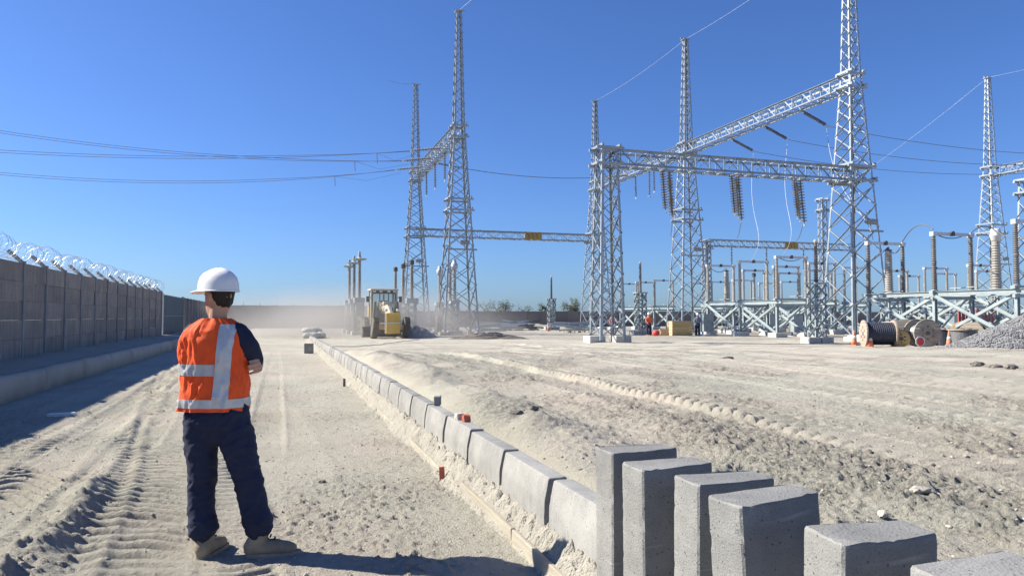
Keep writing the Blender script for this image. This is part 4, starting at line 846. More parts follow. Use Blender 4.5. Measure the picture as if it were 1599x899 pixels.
# instrument transformers and breakers
def transformer(name, label, x, y, kind, group):
    o = thing(name, label, 'instrument transformer' if kind != 'breaker' else 'circuit breaker', (x, y, gz(x, y)), 0, group)
    h = 2.5; w = 0.7; wf = lambda z: w / 2
    for sx in (-1, 1):
        for sy in (-1, 1): leg_part(o, [V(sx * w / 2, sy * w / 2, 0.15), V(sx * w / 2, sy * w / 2, h)], 0.10, sx, sy, 'frame_steel')
    lv = [0.2 + (h - 0.25) * i / 4 for i in range(5)]; fb = [MB() for _ in range(4)]; lattice_faces(lambda f: fb[f], lv, wf, 0.06)
    for f in range(4): fb[f].build('bracing', 'frame_steel', o)
    pad(o, 0, 0, 1.2, 0.35)
    if kind == 'breaker':
        b = MB(); b.box((0, 0, h + 0.2), (0.8, 0.9, 0.4)); b.box((0, -0.5, h - 0.5), (0.6, 0.35, 0.9)); b.build('drive_box', 'frame_steel', o)
        b = MB(); b.lathe(post_profile(3.1, 0.17, 0.15, 13), 12); i_ = b.build('post_insulator', 'porcelain', o); i_.location.z = h + 0.4
        b = MB(); b.lathe([(0.2, 3.0), (0.55, 3.08), (0.58, 3.16), (0.22, 3.22), (0.12, 3.3), (0.10, 3.7), (0.03, 3.75)], 12); c_ = b.build('head', 'frame_steel', o); c_.location.z = h + 0.3
    elif kind == 'bulb':
        b = MB(); b.box((0, 0, h + 0.15), (0.8, 0.8, 0.3)); b.build('tank', 'frame_steel', o)
        b = MB(); b.lathe(post_profile(2.5, 0.20, 0.17, 13, 1), 12); i_ = b.build('post_insulator', 'porcelain', o); i_.location.z = h + 0.3
        b = MB(); b.lathe([(0.17, 0), (0.34, 0.12), (0.40, 0.25), (0.40, 0.55), (0.30, 0.68), (0.22, 0.72), (0.22, 0.95), (0.08, 1.0)], 14); c_ = b.build('head', 'old_steel', o, True); c_.location.z = h + 2.8; c_.scale = (0.75, 0.75, 0.9)
    elif kind == 'plain':
        b = MB(); b.box((0, 0, h + 0.2), (0.9, 0.9, 0.4)); b.box((0.3, -0.5, h + 0.1), (0.3, 0.3, 0.4)); b.build('tank', 'frame_steel', o)
        b = MB(); b.lathe(post_profile(2.7, 0.19, 0.15, 14, 2), 12); i_ = b.build('post_insulator', 'porcelain', o); i_.location.z = h + 0.4
        b = MB(); b.lathe([(0.15, 0), (0.2, 0.05), (0.2, 0.35), (0.1, 0.42)], 12); c_ = b.build('head', 'machine_dark', o); c_.location.z = h + 3.1
    else:
        b = MB(); b.lathe(post_profile(2.9, 0.27, 0.21, 20, 1, 0.8), 14); i_ = b.build('post_insulator', 'porcelain', o); i_.location.z = h
        b = MB()
        if kind == 'white': b.lathe([(0.22, 0), (0.3, 0.08), (0.38, 0.35), (0.42, 0.4), (0.34, 0.46), (0.34, 0.75), (0.26, 0.85), (0.0, 0.88)], 14)
        else: b.lathe([(0.22, 0), (0.3, 0.03), (0.3, 0.10), (0.15, 0.12), (0.08, 0.22)], 14)
        c_ = b.build('head', 'white_paint' if kind == 'white' else 'machine_dark', o, True); c_.location.z = h + 2.9; c_.scale = (0.72, 0.72, 0.8)
    return o
for k, y in enumerate((58.9, 63.3, 67.7)):
    transformer('circuit_breaker', f'{pos3[k]} of three circuit breaker poles with disc heads left of the grader', 5.9, y, 'breaker', 'breaker poles left of the grader')
    transformer('instrument_transformer', f'{pos3[k]} of three plain dark capped transformer columns right of the grader', 10.1, y + 0.4, 'plain', 'plain columns right of the grader')
    transformer('instrument_transformer', f'{pos3[k]} of three bulb headed transformer columns at the tall left tower', 14.3 if k else 13.9, (y + 0.7) if k else 59.9 + 0.6, 'bulb', 'bulb headed columns by the left tower')
transformer('instrument_transformer', 'thick dark capped transformer column behind the frame right of the middle tower', 37.6, 56.6, 'thick', 'thick transformer columns')
transformer('instrument_transformer', 'thick dark capped transformer column beside the nearest tower foot', 34.6, 35.3, 'thick', 'thick transformer columns')
transformer('instrument_transformer', 'thick transformer column with a white head near the right edge', 36.0, 29.5, 'white', 'thick transformer columns')
for k, (x, y) in enumerate(((45.5, 62.0), (47.5, 66.5), (44.0, 70.0))): transformer('instrument_transformer', f'{pos3[k]} of three far transformer columns seen between the frames', x, y, 'plain', 'far transformer columns')
# control cabinets standing between the frames
def cabinet(label, x, y, rz=0.0):
    o = thing('control_cabinet', label, 'cabinet', (x, y, gz(x, y)), rz, 'control cabinets among the switchgear')
    b = MB(); b.box((0, 0, 0.95), (0.9, 0.55, 1.3)); me = b.mesh('body', 'frame_steel'); bevel_mesh(me, 0.02); link('body', me, o)
    b = MB(); b.box((0, -0.285, 0.95), (0.8, 0.02, 1.18)); d = b.build('door', 'frame_steel', o); b = MB(); b.box((0.3, -0.31, 0.95), (0.03, 0.03, 0.16)); b.build('handle', 'machine_dark', d)
    b = MB(); b.box((0, -0.02, 1.64), (1.0, 0.68, 0.06)); b.build('roof', 'frame_steel', o)
    for s_ in (-1, 1):
        b = MB(); b.bar((s_ * 0.38, 0, 0.05), (s_ * 0.38, 0, 0.32), 0.1); b.build('leg', 'old_steel', o)
    pad(o, 0, 0, 1.2, 0.16)
for k, (x, y) in enumerate(((31.8, 50.6), (36.6, 46.2), (38.4, 51.5), (44.2, 58.6), (38.6, 33.0), (43.5, 39.0))): cabinet(('pale control cabinet left of the frame by the middle tower', 'pale control cabinet under the disconnectors right of the middle tower', 'pale control cabinet between the first and second frames', 'far pale control cabinet behind the second frame', 'pale control cabinet behind the near frame at the reels', 'pale control cabinet right of the nearest tower foot')[k], x, y, 0.1 * k)
# busbar jumpers on the near frame
jm = [((34.15, 33.8, 5.75), (34.6, 35.3, 5.6), 0.5), ((31.7, 29.4, 5.9), (34.15, 33.8, 5.75), -0.55), ((34.15, 29.4, 5.75), (36.0, 29.5, 6.0), -0.3), ((31.7, 29.5, 5.8), (34.1, 29.6, 5.75), 0.28), ((36.0, 29.5, 6.0), (34.15, 25.0, 5.8), 0.6), ((34.6, 35.3, 5.6), (40.3, 49.2, 5.7), 1.2), ((33.3, 52.9, 5.8), (37.6, 56.6, 5.7), 0.5), ((35.7, 48.5, 5.8), (40.3, 53.6, 5.7), 0.9), ((35.7, 44.1, 5.8), (40.3, 49.2, 5.7), 0.9), ((33.3, 44.1, 5.75), (35.7, 44.1, 5.75), 0.35)]
for k, (p, q, s) in enumerate(jm):
    wire(sag(p, q, s, 14), 0.03, f'dark curved jumper cable between switchgear terminals, {ORD[k]} counting from the right edge', 'wire', 'jumpers between the switchgear', 'jumper', 'jumper')
for k, (x, y) in enumerate(((52.5, 77.9), (57.5, 77.9), (63.0, 77.9))):
    string_insulator((x, y, 9.9), (x, y, 7.3), 13, 0.15, 'dark_porcelain', f'{lrm[k]} of three strings hanging below the far beam with the plate', 'strings under the far beam')

# ------------------------------------------------------------------ cable reels, cones, gravel
def reel(label, px, z, dia, width, az, flange, core, vertical=False, fill=0.86, lean=0.0):
    """az: direction of the axle in plan, seen from the camera frame (0 = to the right)"""
    x, y = at(px + 5, z); r = dia / 2
    o = thing('cable_reel', label, 'cable reel', (x, y, gz(x, y)), 0, 'cable reels beside the switchyard')
    A = Matrix.Rotation(R(az) - YAW, 4, 'Z') @ (Matrix.Translation((0, 0, r)) @ Matrix.Rotation(lean, 4, 'X') @ Matrix.Rotation(R(90), 4, 'Y') if not vertical else Matrix.Translation((0, 0, width / 2)))
    t = 0.06
    for s in (-1, 1):
        f = None
        n = max(5, int(dia / 0.13)); zc = s * (width / 2 - t / 2)
        # flange of planks: a round disc cut into boards
        for i in range(n):
            u0, u1 = -r + 2 * r * i / n + 0.004, -r + 2 * r * (i + 1) / n - 0.004
            out = []
            K = 5
            for k in range(K + 1):
                u = u0 + (u1 - u0) * k / K; h = math.sqrt(max(r * r - u * u, 0.0004)); out.append((u, h))
            ring = out + [(u, -h) for u, h in out[::-1]]
            b = MB(); m_ = len(ring); e = random.uniform(-.004, .004)
            b.add([A @ V(u, h, zc - t / 2 + e) for u, h in ring] + [A @ V(u, h, zc + t / 2 + e) for u, h in ring], [tuple(range(m_))[::-1], tuple(range(m_, 2 * m_))] + [(q, (q + 1) % m_, (q + 1) % m_ + m_, q + m_) for q in range(m_)])
            if f is None: f = b.build('flange', flange, o)
            else: b.build('plank', flange, f)
        b = MB(); b.lathe([(0.09, zc + s * 0.032 - 0.008), (0.09, zc + s * 0.032 + 0.008)], 12, A)
        b.build('hub_plate', 'machine_dark', o)
        for k in range(6):
            b = MB(); c = A @ V(r * 0.45 * math.cos(k * 1.047), r * 0.45 * math.sin(k * 1.047), zc + s * 0.036); b.box(c, (0.05, 0.05, 0.05)); b.build('bolt', 'machine_dark', f)
    prof = []; nt_ = 14; ww = width - 2 * t
    for i in range(nt_):
        for q in range(4):
            u = (i + q / 4) / nt_; prof.append((r * fill * (1 - 0.02 * math.cos(q / 4 * 2 * math.pi)), -ww / 2 + ww * u))
    b = MB(); b.lathe(prof, 28, A); b.build('cable', core, o)
    return o
reel('big reel of dark cable with a pinkish flange, leftmost of the reels', 1366, 33.3, 1.22, 1.30, -10, 'pink_wood', 'cable', False, 0.82)
reel('pale wooden reel half hidden behind the leftmost reel', 1386, 35.2, 1.15, 0.6, 30, 'pale_wood', 'cable')
reel('pale reel showing its round planked side behind the small yellow drum', 1408, 34.8, 1.25, 0.6, 70, 'pale_wood', 'cable')
reel('small yellow plywood drum on the ground between bigger reels', 1400, 33.0, 0.72, 0.35, 75, 'yellow_wood', 'old_wood')
reel('grey brown two flanged reel with a stop plate leaning on it', 1434, 32.6, 1.22, 0.85, -88, 'old_wood', 'grey_cable', False, 0.62)
reel('yellowish reel seen above the grey brown reel', 1438, 35.8, 1.30, 0.6, 60, 'yellow_wood', 'cable')
reel('dark cable reel lying flat behind the right cone', 1468, 34.4, 1.0, 0.85, 0, 'old_wood', 'cable', True, 0.9)
reel('reel of black cable with grey streaks lying flat, at the foot of the gravel', 1497, 33.6, 1.25, 0.78, 10, 'old_wood', 'grey_cable', True, 0.9)
reel('brown reel tilted behind the gravel heap', 1515, 35.2, 1.15, 0.7, 40, 'old_wood', 'cable')
reel('light brown reel between the flat reels and the frame', 1498, 36.6, 1.2, 0.6, 55, 'wood', 'cable')
def cone(label, px, z, h=0.75):
    x, y = at(px, z); o = thing('traffic_cone', label, 'traffic cone', (x, y, gz(x, y)), 0.3, 'traffic cones')
    b = MB(); b.box((0, 0, 0.02), (0.38, 0.38, 0.045)); b.build('base', 'cone', o)
    r = lambda t: 0.14 - 0.112 * t
    b = MB(); b.lathe([(r(t), 0.04 + (h - 0.04) * t) for t in (0, 0.3, 0.6, 0.85, 1.0)], 16); b.build('body', 'cone', o, True)
    for t0, t1 in ((0.42, 0.62),):
        b = MB(); b.lathe([(r(t0) + 0.004, 0.04 + (h - 0.04) * t0), (r(t1) + 0.004, 0.04 + (h - 0.04) * t1)], 16); b.build('sleeve', 'white_paint', o, True)
cone('faded orange traffic cone left of all the reels', 1333, 36.8); cone('faded orange traffic cone standing before the leftmost reel', 1358, 33.0, 0.68); cone('traffic cone with a white sleeve between the reels and the gravel', 1481, 31.5, 0.70)
cone('small traffic cone before the lone insulator stand', 856, 72.0, 0.75)
# stop plate
x, y = at(1436, 31.3); o = thing('stop_plate', 'small red octagonal plate with a pale rim leaning on a reel', 'sign', (x, y, gz(x, y)), -YAW + 0.2)
def octo(r, t, yy):
    b = MB(); vs = [(r * math.cos(R(22.5 + 45 * k)), yy, 0.24 + r * math.sin(R(22.5 + 45 * k))) for k in range(8)]; b.add(vs + [(a, yy + t, c) for a, _, c in vs], [tuple(range(8)), tuple(range(8, 16))[::-1]] + [(k, k + 8, (k + 1) % 8 + 8, (k + 1) % 8) for k in range(8)]); return b
octo(0.24, 0.015, 0).build('rim', 'white_paint', o); octo(0.175, 0.01, -0.012).build('face', 'red', o)
b = MB(); b.bar((0, 0.02, 0.0), (0, 0.05, 0.3), 0.04); b.build('handle', 'wood', o)
# gravel heap
def gravel():
    hx, hy = at(1640, 29.0); R0 = 5.0; H0 = 1.75
    def hh(x, y):
        d = np.hypot((x - hx) / 1.0, (y - hy) / 0.8); return H0 * np.clip(1 - d / R0 * 1.25, 0, 1) ** 1.05 + (fbm(x * 1.3, y * 1.3, 401, 3) - 0.5) * 0.16 * (d < R0 * 0.8)
    n = 70; g = np.linspace(-R0, R0, n); X, Y = np.meshgrid(hx + g, hy + g); Z = hh(X.ravel(), Y.ravel()).reshape(X.shape); B = ground_parts(X.ravel(), Y.ravel())[0].reshape(X.shape)
    co = np.stack([X.ravel(), Y.ravel(), (B + Z - 0.03).ravel()], 1); i, j = np.meshgrid(np.arange(n - 1), np.arange(n - 1), indexing='ij')
    q = np.stack([i * n + j, i * n + j + 1, (i + 1) * n + j + 1, (i + 1) * n + j], -1).reshape(-1, 4)
    vs = co.tolist(); fs = q.tolist()
    ico = [(0, 0, 1), (.9, 0, .4), (.3, .85, .4), (-.7, .5, .4), (-.7, -.5, .4), (.3, -.85, .4), (.6, .5, -.5), (-.3, .8, -.5), (-.9, 0, -.5), (-.3, -.8, -.5), (.6, -.5, -.5)]
    icf = [(0, 1, 2), (0, 2, 3), (0, 3, 4), (0, 4, 5), (0, 5, 1), (1, 6, 2), (2, 7, 3), (3, 8, 4), (4, 9, 5), (5, 10, 1), (2, 6, 7), (3, 7, 8), (4, 8, 9), (5, 9, 10), (1, 10, 6)]
    gx = rng.uniform(hx - R0, hx + 1.5, 30000); gy = rng.uniform(hy - R0, hy + R0 * 0.5, 30000); hz = hh(gx, gy)
    ok = (hz > 0.03) | (rng.random(30000) < 0.02); gx, gy, hz = gx[ok][:11000], gy[ok][:11000], hz[ok][:11000]
    bz = ground_parts(gx, gy)[0]; ico = np.array(ico); n_ = len(gx)
    sc = rng.uniform(0.6, 1.3, (n_, 3)) * rng.uniform(0.018, 0.048, (n_, 1)); an = rng.uniform(0, 6.28, n_); ca, sa = np.cos(an)[:, None], np.sin(an)[:, None]
    px3 = gx[:, None] + (ico[:, 0] * ca - ico[:, 1] * sa) * sc[:, :1]; py3 = gy[:, None] + (ico[:, 0] * sa + ico[:, 1] * ca) * sc[:, 1:2]; pz3 = (bz + np.maximum(hz, 0))[:, None] + ico[:, 2] * sc[:, 2:3]
    o_ = len(vs); vs += np.stack([px3, py3, pz3], -1).reshape(-1, 3).tolist()
    fs += (np.array(icf)[None] + (o_ + np.arange(n_) * len(ico))[:, None, None]).reshape(-1, 3).tolist()
    me = bpy.data.meshes.new('gravel_heap'); me.from_pydata(vs, [], fs); me.update(); me.materials.append(M['gravel'])
    tag(link('gravel_heap', me), 'heap of grey crushed gravel at the right edge', 'gravel', kind='stuff')
gravel()

# loose stones and crumbs
def stones(name, n, gen, smin, smax, mat, label, kind='stuff'):
    vs, fs = [], []
    ico = [(0, 0, 1), (.9, 0, .4), (.3, .85, .4), (-.7, .5, .4), (-.7, -.5, .4), (.3, -.85, .4), (.8, .5, -.4), (-.3, .9, -.4), (-.95, 0, -.4), (-.3, -.9, -.4), (.8, -.5, -.4)]
    icf = [(0, 1, 2), (0, 2, 3), (0, 3, 4), (0, 4, 5), (0, 5, 1), (1, 6, 2), (2, 7, 3), (3, 8, 4), (4, 9, 5), (5, 10, 1), (2, 6, 7), (3, 7, 8), (4, 8, 9), (5, 9, 10), (1, 10, 6)]
    P = np.array([gen() for _ in range(n)]); Z = ground_parts(P[:, 0], P[:, 1])[0]
    for (x, y), z in zip(P, Z):
        s = smin + (smax - smin) * rng.random() ** 3; sc = rng.uniform(0.6, 1.3, 3) * s; a = rng.uniform(0, 6.28); ca, sa = math.cos(a), math.sin(a); o_ = len(vs)
        for p in ico:
            j = rng.uniform(0.75, 1.2); vs.append((x + (p[0] * ca - p[1] * sa) * sc[0] * j, y + (p[0] * sa + p[1] * ca) * sc[1] * j, z + p[2] * sc[2] * 0.7 + sc[2] * 0.1))
        fs += [tuple(q + o_ for q in f) for f in icf]
    me = bpy.data.meshes.new(name); me.from_pydata(vs, [], fs); me.update(); me.materials.append(M[mat])
    return tag(link(name, me), label, 'stones', None, kind)
def g_road():
    y = 2.2 + 14 * rng.random() ** 1.8; return (rng.uniform(-4, 1.4), y)
def g_plat():
    y = 1.5 + 26 * rng.random() ** 1.5; return (2.2 + (4 + y * 1.1) * rng.random(), y)
stones('pebbles', 9000, g_road, 0.003, 0.015, 'stone', 'small crumbs and pebbles scattered over the road')
stones('pebbles', 6000, g_plat, 0.004, 0.019, 'stone', 'crumbs and pebbles scattered over the sandy platform')
stones('soil_crumbs', 2600, g_plat, 0.004, 0.022, 'dark_clod', 'darker soil crumbs scattered over the sandy platform')
def rock(label, x, y, s, mat, flat=0.6, rz=0.0):
    bm = bmesh.new(); bmesh.ops.create_icosphere(bm, subdivisions=3, radius=1)
    c = np.array([v.co[:] for v in bm.verts]); sd = random.randint(0, 900)
    d = 0.45 + 0.75 * fbm(c[:, 0] * 1.5 + 5 + c[:, 2], c[:, 1] * 1.5 + c[:, 2] * 0.8, sd, 2) + 0.55 * np.abs(fbm(c[:, 0] * 3.1 + c[:, 2] * 2.3, c[:, 1] * 3.3 - c[:, 2] * 1.7, sd + 7, 3) - 0.5)
    for v, k in zip(bm.verts, d): v.co = Vector((v.co.x * s[0] * k, v.co.y * s[1] * k, v.co.z * s[2] * k))
    me = bpy.data.meshes.new('rock'); bm.to_mesh(me); bm.free(); me.materials.append(M[mat])
    return tag(link('rock', me, None, (x, y, gz(x, y) + s[2] * 0.3), (0, 0, rz)), label, 'rock', 'loose rocks')
def at_h(px, py, hz=0.28):
    z = (EYE - hz) * F / (py - 494.0); return at(px, z)
rock('dark rock near the gravel heap, left of three in a row', *at_h(1524, 579, 0.15), (0.20, 0.14, 0.10), 'dark_clod'); rock('dark rock near the gravel heap, middle of three in a row', *at_h(1551, 581, 0.15), (0.17, 0.12, 0.08), 'dark_clod'); rock('dark rock near the gravel heap, right of three in a row', *at_h(1577, 583, 0.15), (0.18, 0.12, 0.08), 'dark_clod')
rock('pale flat rock on the sand right of the upright stones', *at_h(1430, 766), (0.085, 0.06, 0.035), 'stone', rz=0.4); rock('small pale rock behind the third upright stone', *at_h(1372, 790), (0.05, 0.035, 0.03), 'stone', rz=0.7)
rock('dark clod lying on the track side at right', *at_h(1352, 703), (0.05, 0.04, 0.04), 'dark_clod'); rock('dark clod on the road left of the red stake', *at_h(506, 752, 0.0), (0.035, 0.03, 0.02), 'dark_clod')
rock('dark clod in the middle of the sandy platform', *at_h(1135, 567, 0.2), (0.20, 0.13, 0.07), 'dark_clod'); rock('dark clod on the left part of the road', *at_h(195, 733, 0.0), (0.06, 0.045, 0.035), 'dark_clod')
rock('clod on the small spoil heap behind the kerb', 2.55, 7.9, (0.07, 0.05, 0.04), 'dark_clod'); rock('clod beside the small spoil heap behind the kerb', 2.5, 7.2, (0.06, 0.05, 0.035), 'dark_clod')

# wooden crate, red barrier, scrap
x, y = at(1061, 56.0); cr = thing('wooden_crate', 'yellowish wooden crate on the ground left of the middle tower', 'crate', (x, y, gz(x, y)), -YAW + 0.15)
for i in range(5):
    zz = 0.12 + i * 0.21
    for s in (-1, 1):
        b = MB(); b.box((0, s * 0.55, zz), (1.55, 0.03, 0.195)); b.build('plank', 'yellow_wood', cr); b = MB(); b.box((s * 0.78, 0, zz), (0.03, 1.1, 0.195)); b.build('plank', 'wood', cr)
b = MB(); b.box((0, 0, 1.09), (1.6, 1.15, 0.04)); b.build('lid', 'pale_wood', cr)
x, y = at(1041, 56.5); b = MB()
for i in range(4): b.box((random.uniform(-.05, .05), 0, 0.08 + i * 0.12), (1.1, 0.8, 0.10))
tag(b.build('plank_stack', 'wood'), 'low stack of timber boards beside the wooden crate', 'timber').location = (x, y, gz(x, y))
bpy.data.objects['plank_stack'].rotation_euler.z = -YAW
def barrier(label, px, z, rz):
    x, y = at(px, z); o = thing('red_barrier', label, 'barrier', (x, y, gz(x, y)), rz, 'red barriers behind the frame')
    b = MB(); b.box((0, 0, 0.06), (1.6, 0.5, 0.12)); b.build('foot', 'dusty_red', o)
    for i in range(7): 
        b = MB(); b.box((-0.69 + i * 0.23, 0, 1.0), (0.17, 0.06, 1.8)); b.build('rib', 'dusty_red', o)
    for zz in (0.3, 1.0, 1.85): b = MB(); b.box((0, 0.05, zz), (1.6, 0.06, 0.12)); b.build('rail', 'red', o)
barrier('dusty red slatted barrier behind the near frame', 1516, 44.0, -0.3); barrier('dusty red slatted barrier behind the frame close to the gravel', 1541, 43.0, -0.1)
def scrap(label, px, z, n, seed, spread, mat='old_steel'):
    rg = random.Random(seed); x, y = at(px, z); o = thing('steel_stack', label, 'steel parts', (x, y, gz(x, y)), 0, 'stacks of steel parts before the far wall')
    for i in range(n):
        b = MB(); c = V(rg.uniform(-spread, spread), rg.uniform(-.8, .8), 0.1 + rg.random() * 0.75); a = rg.uniform(-.5, .5); L = rg.uniform(0.7, 1.8)
        d = V(math.cos(a), rg.uniform(-.3, .3), rg.uniform(-.15, .15)) * L; b.angle(c - d, c + d, 0.14); b.build('steel_angle', mat, o)
    for s in (-1, 0, 1):
        b = MB(); b.box((s * spread * 0.8, 0, 0.06), (0.2, 1.8, 0.12)); b.build('bearer', 'old_wood', o)
scrap('jumbled stack of steel angles right of the tall left tower', 786, 76.0, 22, 3, 2.0); scrap('darker stack of steel angles before the far wall, beside the heap', 812, 77.0, 16, 4, 1.6, 'machine_dark'); scrap('small stack of steel angles left of the near column', 900, 66.0, 10, 6, 1.2)
scrap('pale steel offcuts leaning at the tower foot left of the far heap', 762, 66.0, 9, 9, 0.7, 'frame_steel')
# pale sacks at the far end of the kerb
for k in range(5):
    bm = bmesh.new(); bmesh.ops.create_icosphere(bm, subdivisions=3, radius=1); sd = 500 + k
    for v in bm.verts:
        n_ = 0.85 + 0.3 * float(vnoise(np.array([v.co.x * 2 + k * 3.0]), np.array([v.co.y * 2 + v.co.z]), sd)[0]); v.co = Vector((v.co.x * 0.55 * n_, v.co.y * 0.38 * n_, max(v.co.z, -0.5) * 0.26 * n_))
    me = bpy.data.meshes.new('sack'); bm.to_mesh(me); bm.free(); me.materials.append(M['asbag']); x, y = at(486 + (k % 3) * 7 - 3 * (k // 3), 50 + k * 0.6)
    tag(link('sack', me, None, (x, y, gz(x, y) + 0.15 + (0.32 if k >= 3 else 0)), (0, 0, k * 0.8)), f'pale sack heaped at the far end of the kerb, {ORD[k]} from the left', 'sack', 'sacks at the end of the kerb')
# black hose lying over the sand
hp = []
for i in range(40):
    t = i / 39; x, y = at(505 + 150 * t, 36 - 4 * math.sin(t * 3.1) + 9 * t); hp.append((x, y, gz(x, y) + 0.03))
b = MB(); b.tube(hp, 0.014, 6); tag(b.build('hose', 'cable', None, True), 'thin dark hose lying across the sand behind the far kerb', 'hose')

# ------------------------------------------------------------------ motor grader
def grader():
    x, y = at(600, 52.0); g = thing('motor_grader', 'dusty yellow motor grader driving towards the camera', 'grader', (x, y, gz(x, y)), 0)
    T = lambda *a: V(*a)
    def wheel(px, py, lean=0.0, r=0.69, w=0.40):
        A = Matrix.Translation((px, py, r)) @ Matrix.Rotation(lean, 4, 'Y') @ Matrix.Rotation(R(90), 4, 'Y')
        b = MB(); b.lathe([(r * 0.55, -w * 0.42), (r * 0.80, -w / 2), (r * 0.95, -w * 0.46), (r, -w * 0.3), (r, w * 0.3), (r * 0.95, w * 0.46), (r * 0.80, w / 2), (r * 0.55, w * 0.42)], 28, A)
        t = b.build('wheel', 'tyre', g)
        b = MB()
        for k in range(22):
            a = k * 2 * math.pi / 22
            for s in (-1, 1):
                p0 = A @ V(r * 1.01 * math.cos(a), r * 1.01 * math.sin(a), 0.0); p1 = A @ V(r * 0.99 * math.cos(a + 0.16), r * 0.99 * math.sin(a + 0.16), s * w * 0.46); b.bar(p0, p1, 0.05, 0.06)
        b.build('tread', 'tyre', t)
        b = MB(); b.lathe([(r * 0.1, -w * 0.2), (r * 0.5, -w * 0.36), (r * 0.56, -w * 0.43), (r * 0.56, w * 0.43), (r * 0.5, w * 0.36), (r * 0.1, w * 0.2)], 20, A); b.build('rim', 'machine_cream', t)
    lean = 0.0
    for s in (-1, 1): wheel(s * 1.02, -3.1, 0.10)
    for s in (-1, 1):
        for yy in (2.1, 3.65): wheel(s * 1.02, yy)
    b = MB(); b.bar((-0.9, -3.1, 0.72), (0.9, -3.1, 0.72), 0.26, 0.3); b.build('front_axle', 'machine_cream', g)
    b = MB(); b.box((0, -4.15, 1.0), (0.95, 0.45, 1.35)); me = b.mesh('push_block', 'machine_yellow'); bevel_mesh(me, 0.05); link('push_block', me, g)
    b = MB(); b.box((0, -4.42, 1.05), (0.98, 0.06, 0.07)); b.box((-0.5, -4.42, 1.0), (0.07, 0.06, 1.3)); b.build('bumper', 'white_paint', g)
    b = MB(); b.tube([(0, -3.6, 1.15), (0, -3.0, 1.5), (0, -1.8, 1.95), (0, -0.6, 2.05), (0, 0.3, 1.8)], [0.24, 0.26, 0.28, 0.28, 0.26], 8); b.build('gooseneck', 'machine_cream', g)
    b = MB(); b.box((0, -0.15, 2.2), (0.7, 0.9, 0.5), Matrix.Rotation(0.3, 3, 'X')); b.box((0.05, -1.1, 2.3), (0.55, 0.5, 0.35)); b.build('control_box', 'machine_cream', g)
    # blade, turned
    b = MB(); n = 7; rot = Matrix.Rotation(R(24), 3, 'Z'); pr = [(0.10, 0.05), (0.0, 0.2), (-0.04, 0.4), (0.0, 0.6), (0.10, 0.75)]
    for k in range(4):
        p, q = pr[k], pr[k + 1]
        vs = [rot @ V(sx * 1.95, yy - 0.9 * 0 + dy, zz) for sx in (-1, 1) for yy, zz in (p, q) for dy in (0, 0.05)]
        b.add([v + V(0.1, -1.25, 0) for v in vs], [(0, 2, 6, 4), (1, 5, 7, 3), (0, 1, 3, 2), (4, 6, 7, 5), (0, 4, 5, 1), (2, 3, 7, 6)])
    b.build('blade', 'machine_dark', g)
    b = MB(); b.lathe([(0.72, 0.78), (0.85, 0.8), (0.85, 0.92), (0.72, 0.94)], 24, Matrix.Translation((0.1, -1.1, 0))); b.bar((-0.5, -1.0, 0.95), (0, -3.4, 1.0), 0.14); b.bar((0.6, -1.0, 0.95), (0, -3.4, 1.0), 0.14); b.build('circle', 'machine_dark', g)
    for s in (-1, 1):
        b = MB(); b.tube([(s * 0.95, -1.2, 0.9), (s * 0.75, -0.95, 2.25)], 0.07, 8); b.tube([(s * 0.85, -1.1, 1.5), (s * 0.75, -0.95, 2.45)], 0.10, 8); b.build('lift_cylinder', 'machine_dark', g)
    # cab
    w = 0.86; y0, y1 = 0.1, 1.55; z0, z1 = 1.35, 3.25
    b = MB()
    for sx in (-1, 1):
        for yy in (y0, y1): b.bar((sx * w, yy, z0), (sx * w * 0.96, yy, z1), 0.11)
    b.bar((-w, y0, z0 + 0.03), (w, y0, z0 + 0.03), 0.12); b.bar((-w, y0, 2.0), (w, y0, 2.0), 0.07); b.bar((-w, y1, 1.9), (w, y1, 1.9), 0.9, 0.06); b.bar((-0.32, y0 - 0.03, z0), (-0.30, y0 - 0.03, z1), 0.06); b.bar((0.32, y0 - 0.03, z0), (0.30, y0 - 0.03, z1), 0.06); b.bar((-w, y0, z1 - 0.1), (w, y0, z1 - 0.1), 0.1, 0.22); b.box((0, y0 + 0.02, z0 + 0.3), (w * 1.9, 0.05, 0.6)); b.build('cab_frame', 'machine_dark', g)
    for sx in (-1, 1):
        b = MB(); b.bar((sx * (w + 0.05), y0 - 0.04, z0 - 0.5), (sx * (w + 0.03), y0 - 0.04, z1), 0.12, 0.1); b.build('cab_pillar', 'machine_cream', g)
    for sx in (-1, 1):
        b = MB(); b.lathe([(0.09, -0.02), (0.11, 0.0), (0.11, 0.08), (0.05, 0.12)], 12, Matrix.Translation((sx * 0.38, -3.75, 1.85)) @ Matrix.Rotation(R(90), 4, 'X')); b.build('headlight', 'white_paint', g)
    for sx in (-1, 1):
        b = MB(); b.tube([(sx * 0.3, -0.5, 2.2), (sx * 0.42, -1.0, 2.45), (sx * 0.36, -1.8, 2.15), (sx * 0.30, -2.7, 1.75)], 0.025, 6); b.build('hose', 'machine_dark', g)
    b = MB(); b.box((0, (y0 + y1) / 2, z1 + 0.07), (1.98, 1.85, 0.14)); me = b.mesh('roof', 'machine_cream'); bevel_mesh(me, 0.05); rf = link('roof', me, g)
    for s in (-0.7, -0.25, 0.3, 0.7):
        b = MB(); b.box((s, y0 - 0.22, z1 - 0.05), (0.2, 0.1, 0.13)); b.build('work_lamp', 'white_paint', rf)
    b = MB(); b.box((0, y0 - 0.02, (z0 + z1) / 2), (w * 1.84, 0.02, z1 - z0 - 0.15)); b.build('windscreen', 'glass', g)
